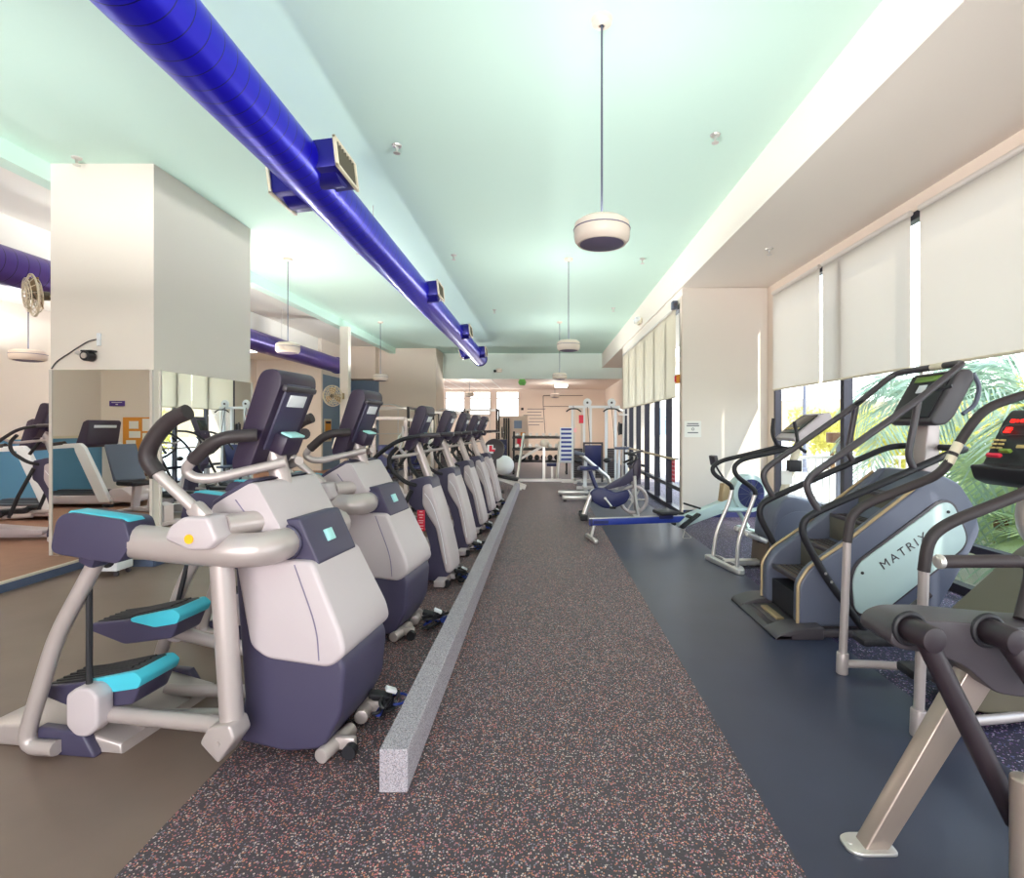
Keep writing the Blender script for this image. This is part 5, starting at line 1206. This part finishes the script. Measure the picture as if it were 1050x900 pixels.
B().box((0, 0, 0), (0.32, 0.015, 0.11), 0.003).build('panel', 'ductpurple', t)
b = B(); b.box((0, 0.01, 0.022), (0.22, 0.003, 0.014)); b.box((0, 0.01, -0.02), (0.05, 0.003, 0.02)); b.build('print_lines', 'label', t)
t = thing('floor_unit', 'white boxy floor unit on casters at the foot of the column', 'floor unit', (-4.42, 5.48, 0))
B().box((0, 0, 0.15), (0.3, 0.22, 0.19), 0.01).build('cabinet', 'label', t)
B().cyl((0.06, -0.112, 0.17), (0.06, -0.122, 0.17), 0.075, seg=24).build('dark_cone', 'black', t)
B().box((-0.09, -0.112, 0.1), (0.06, 0.004, 0.045)).build('plate', 'smoke', t)
for (x, y) in ((-0.12, -0.08), (0.12, -0.08), (-0.12, 0.08), (0.12, 0.08)): B().cyl((x, y - 0.01, 0.025), (x, y + 0.01, 0.025), 0.025, seg=12).box((x, y, 0.045), (0.03, 0.03, 0.02)).build('caster', 'smoke', t)

# ------------------------------------------------------------------ outdoors
tag(B().box((55, 20, -0.17), (102, 120, 0.1)).build('ground_outside', 'pave', flat=True), kind='structure')
tag(B().prism([(8, -3), (80, -3), (80, 4.5), (62, 6.2), (50, 5.0), (40, 6.0), (28, 4.6), (14, 5.5), (8, 3)], 78, 90, 0, 6).build('hill_outside', 'hill'), kind='structure')
t = thing('stucco_building', 'pale stucco building across the patio', 'building', (5.6, 28, 0))
B().box((0.1, 1.5, 2.4), (4.6, 3, 5.0)).build('wall', 'stucco', t, flat=True)
B().box((0.1, 1.4, 5.0), (4.9, 3.4, 0.25), 0.03).build('roof_edge', 'tan', t, flat=True)
for x in (-1.2, 0.4): B().box((x, -0.02, 1.8), (0.9, 0.06, 1.4)).build('window', 'bluegrey', t, flat=True)
t = thing('railing', 'pale outdoor railing with thin upright bars beyond the bay window', 'railing', (7.6, 10.7, -0.12))
beam(beam(B(), (-3.2, 0, 1.02), (6, 0, 1.02), 0.06), (-3.2, 0, 0.1), (6, 0, 0.1), 0.04).build('rail', 'silverframe', t)
b = B()
for k in range(66): b.box((-3.15 + k * 0.14, 0, 0.55), (0.025, 0.025, 0.95))
b.build('balusters', 'silverframe', t)
for x in (-3.2, -0.2, 2.8, 5.8): beam(B(), (x, 0, 0), (x, 0, 1.06), 0.08).build('post', 'silverframe', t)
t = thing('street_pole', 'slim grey street pole outside the bay window', 'pole', (9.5, 19.5, -0.12))
B().cyl((0, 0, 0), (0, 0, 4.4), 0.07, 0.05).build('shaft', 'steel', t)
B().lathe([(0.14, 0.0), (0.14, 0.1), (0.08, 0.16), (0, 0.16)]).build('base', 'steel', t)
t = thing('outdoor_box', 'brown outdoor box mounted on a post beyond the bay window', 'box', (5.75, 10.4, -0.12))
B().box((0, 0, 1.42), (0.42, 0.25, 0.2), 0.02).build('box', 'wood', t)
beam(B(), (0, 0.05, 0), (0, 0.05, 1.33), 0.06).build('post', 'steel', t)

def leafball(name, label, loc, size, n, m, leaf, trunk=None, seed=1):
    r = random.Random(seed)
    t = thing(name, label, 'tree' if 'tree' in name else 'shrub', loc)
    bm = bmesh.new()
    for i in range(n):
        v = Vector((r.gauss(0, 1), r.gauss(0, 1), r.gauss(0, 1))).normalized() * (r.random() ** 0.35)
        k = 1 + 0.3 * math.sin(v.x * 5 + seed) * math.cos(v.z * 4)
        p = Vector((v.x * size[0] * k, v.y * size[1] * k, size[2] * (1 + v.z * k)))
        if trunk: p.z += trunk
        q = Euler((r.uniform(0, 6), r.uniform(0, 6), r.uniform(0, 6))).to_matrix()
        l = leaf * r.uniform(0.6, 1.3)
        vs = [bm.verts.new(p + q @ Vector(c)) for c in ((-l, 0, 0), (0, -l * 0.4, 0.1 * l), (l, 0, 0), (0, l * 0.4, 0.1 * l))]
        bm.faces.new(vs)
    b = B(); b.bm.free(); b.bm = bm
    b.build('foliage', m, t, flat=True)
    if trunk:
        B().tube([(0, 0, 0), (0.05, 0, trunk * 0.6), (0, 0.05, trunk + size[2])], 0.14, 0.2, 8, 0.06).build('trunk', 'bark', t)
    return t
leafball('tree', 'yellow-green tree beyond the outdoor railing', (11.0, 20.5, -0.12), (1.6, 1.6, 0.95), 2600, 'yellowleaf', 0.12, 0.5, 2)
leafball('tree', 'yellow-green bushy tree behind the stair machine console', (9.5, 13.4, -0.12), (1.7, 1.5, 1.0), 2600, 'yellowleaf', 0.11, 0.3, 3)
leafball('tree', 'large yellowish tree farther out behind the palms', (10.5, 9.6, -0.12), (2.0, 1.8, 1.3), 3200, 'yellowleaf', 0.11, 0.7, 4)
leafball('shrub', 'pale green low shrub outside the bay window behind the stair machine', (6.3, 7.4, -0.12), (0.9, 1.2, 0.45), 1600, 'palmlight', 0.10, None, 5)
leafball('shrub', 'green low shrub outside the bay window beside the steppers', (5.7, 5.0, -0.12), (0.8, 1.5, 0.4), 1600, 'palmlight', 0.10, None, 6)

def palm(label, loc, h, nf, L, m, seed, fan=False):
    r = random.Random(seed)
    t = thing('palm_tree', label, 'palm', loc, r.uniform(0, 6), None)
    B().tube([(0, 0, 0), (0.04, 0, h * 0.5), (0, 0.03, h)], 0.15, 0.3, 10, 0.11).build('trunk', 'bark', t)
    bm = bmesh.new()
    for i in range(nf):
        a = i * 2.399 + r.uniform(-0.2, 0.2); el = r.uniform(-0.5, 1.25); l = L * r.uniform(0.8, 1.15)
        d = Vector((math.cos(a), math.sin(a), 0)); s = Vector((-math.sin(a), math.cos(a), 0))
        if fan:
            base = Vector((0, 0, h)) + d * l * 0.5 * math.cos(el) + Vector((0, 0, l * 0.5 * math.sin(el)))
            ax = (d * math.cos(el) + Vector((0, 0, math.sin(el)))).normalized(); up = s.cross(ax)
            w = 0.012
            bm.faces.new([bm.verts.new(v) for v in (Vector((0, 0, h)) + s * w, Vector((0, 0, h)) - s * w, base - s * w, base + s * w)])
            for k in range(26):
                f = (k - 12.5) / 12.5 * 1.9
                dd = ax * math.cos(f) + s * math.sin(f); nn = s * math.cos(f) - ax * math.sin(f)
                ll = l * 0.55 * (1 - 0.15 * abs(f))
                tip = base + dd * ll - Vector((0, 0, 0.12 * ll))
                mid = base + dd * ll * 0.55
                bm.faces.new([bm.verts.new(v) for v in (base, mid + nn * 0.028 + up * 0.01, tip, mid - nn * 0.028 + up * 0.01)])
        else:
            P = []
            for k in range(15):
                u = k / 14
                P.append(Vector((0, 0, h)) + d * l * (u * math.cos(el) * (1 - 0.15 * u)) + Vector((0, 0, l * (math.sin(el) * u - 0.75 * u * u))))
            for k in range(14):
                p, q = P[k], P[k + 1]; tg = (q - p).normalized()
                bm.faces.new([bm.verts.new(v) for v in (p + s * 0.012, p - s * 0.012, q - s * 0.01, q + s * 0.01)])
                for j in range(2):
                    c = p.lerp(q, j * 0.5); u = (k + j * 0.5) / 14
                    ll = l * 0.34 * (0.35 + 1.3 * math.sin(PI * min(1, 0.12 + u * 0.85)) * 0.6)
                    for sg in (-1, 1):
                        tip = c + s * sg * ll * 0.75 + tg * ll * 0.6 - Vector((0, 0, ll * r.uniform(0.15, 0.5)))
                        w = tg * 0.022
                        mid = c.lerp(tip, 0.45) + Vector((0, 0, 0.02))
                        bm.faces.new([bm.verts.new(v) for v in (c, mid + w, tip, mid - w)])
    b = B(); b.bm.free(); b.bm = bm
    b.build('fronds', m, t, flat=True)
    return t
palm('palm with long drooping fronds outside, nearest the wide shade', (5.7, 6.2, -0.12), 1.9, 17, 1.9, 'palm', 11)
palm('tall palm outside behind the stair machine console', (6.6, 9.3, -0.12), 2.1, 17, 1.8, 'palm', 12)
palm('fan palm with broad pale leaves low outside the bay window', (5.3, 4.6, -0.12), 0.8, 18, 1.3, 'palmlight', 13, True)
palm('fan palm low outside behind the stepper body', (5.2, 6.0, -0.12), 0.6, 16, 1.3, 'palmlight', 14, True)
palm('young palm outside close to the camera end of the bay', (5.6, 3.3, -0.12), 1.7, 17, 1.7, 'palm', 15)
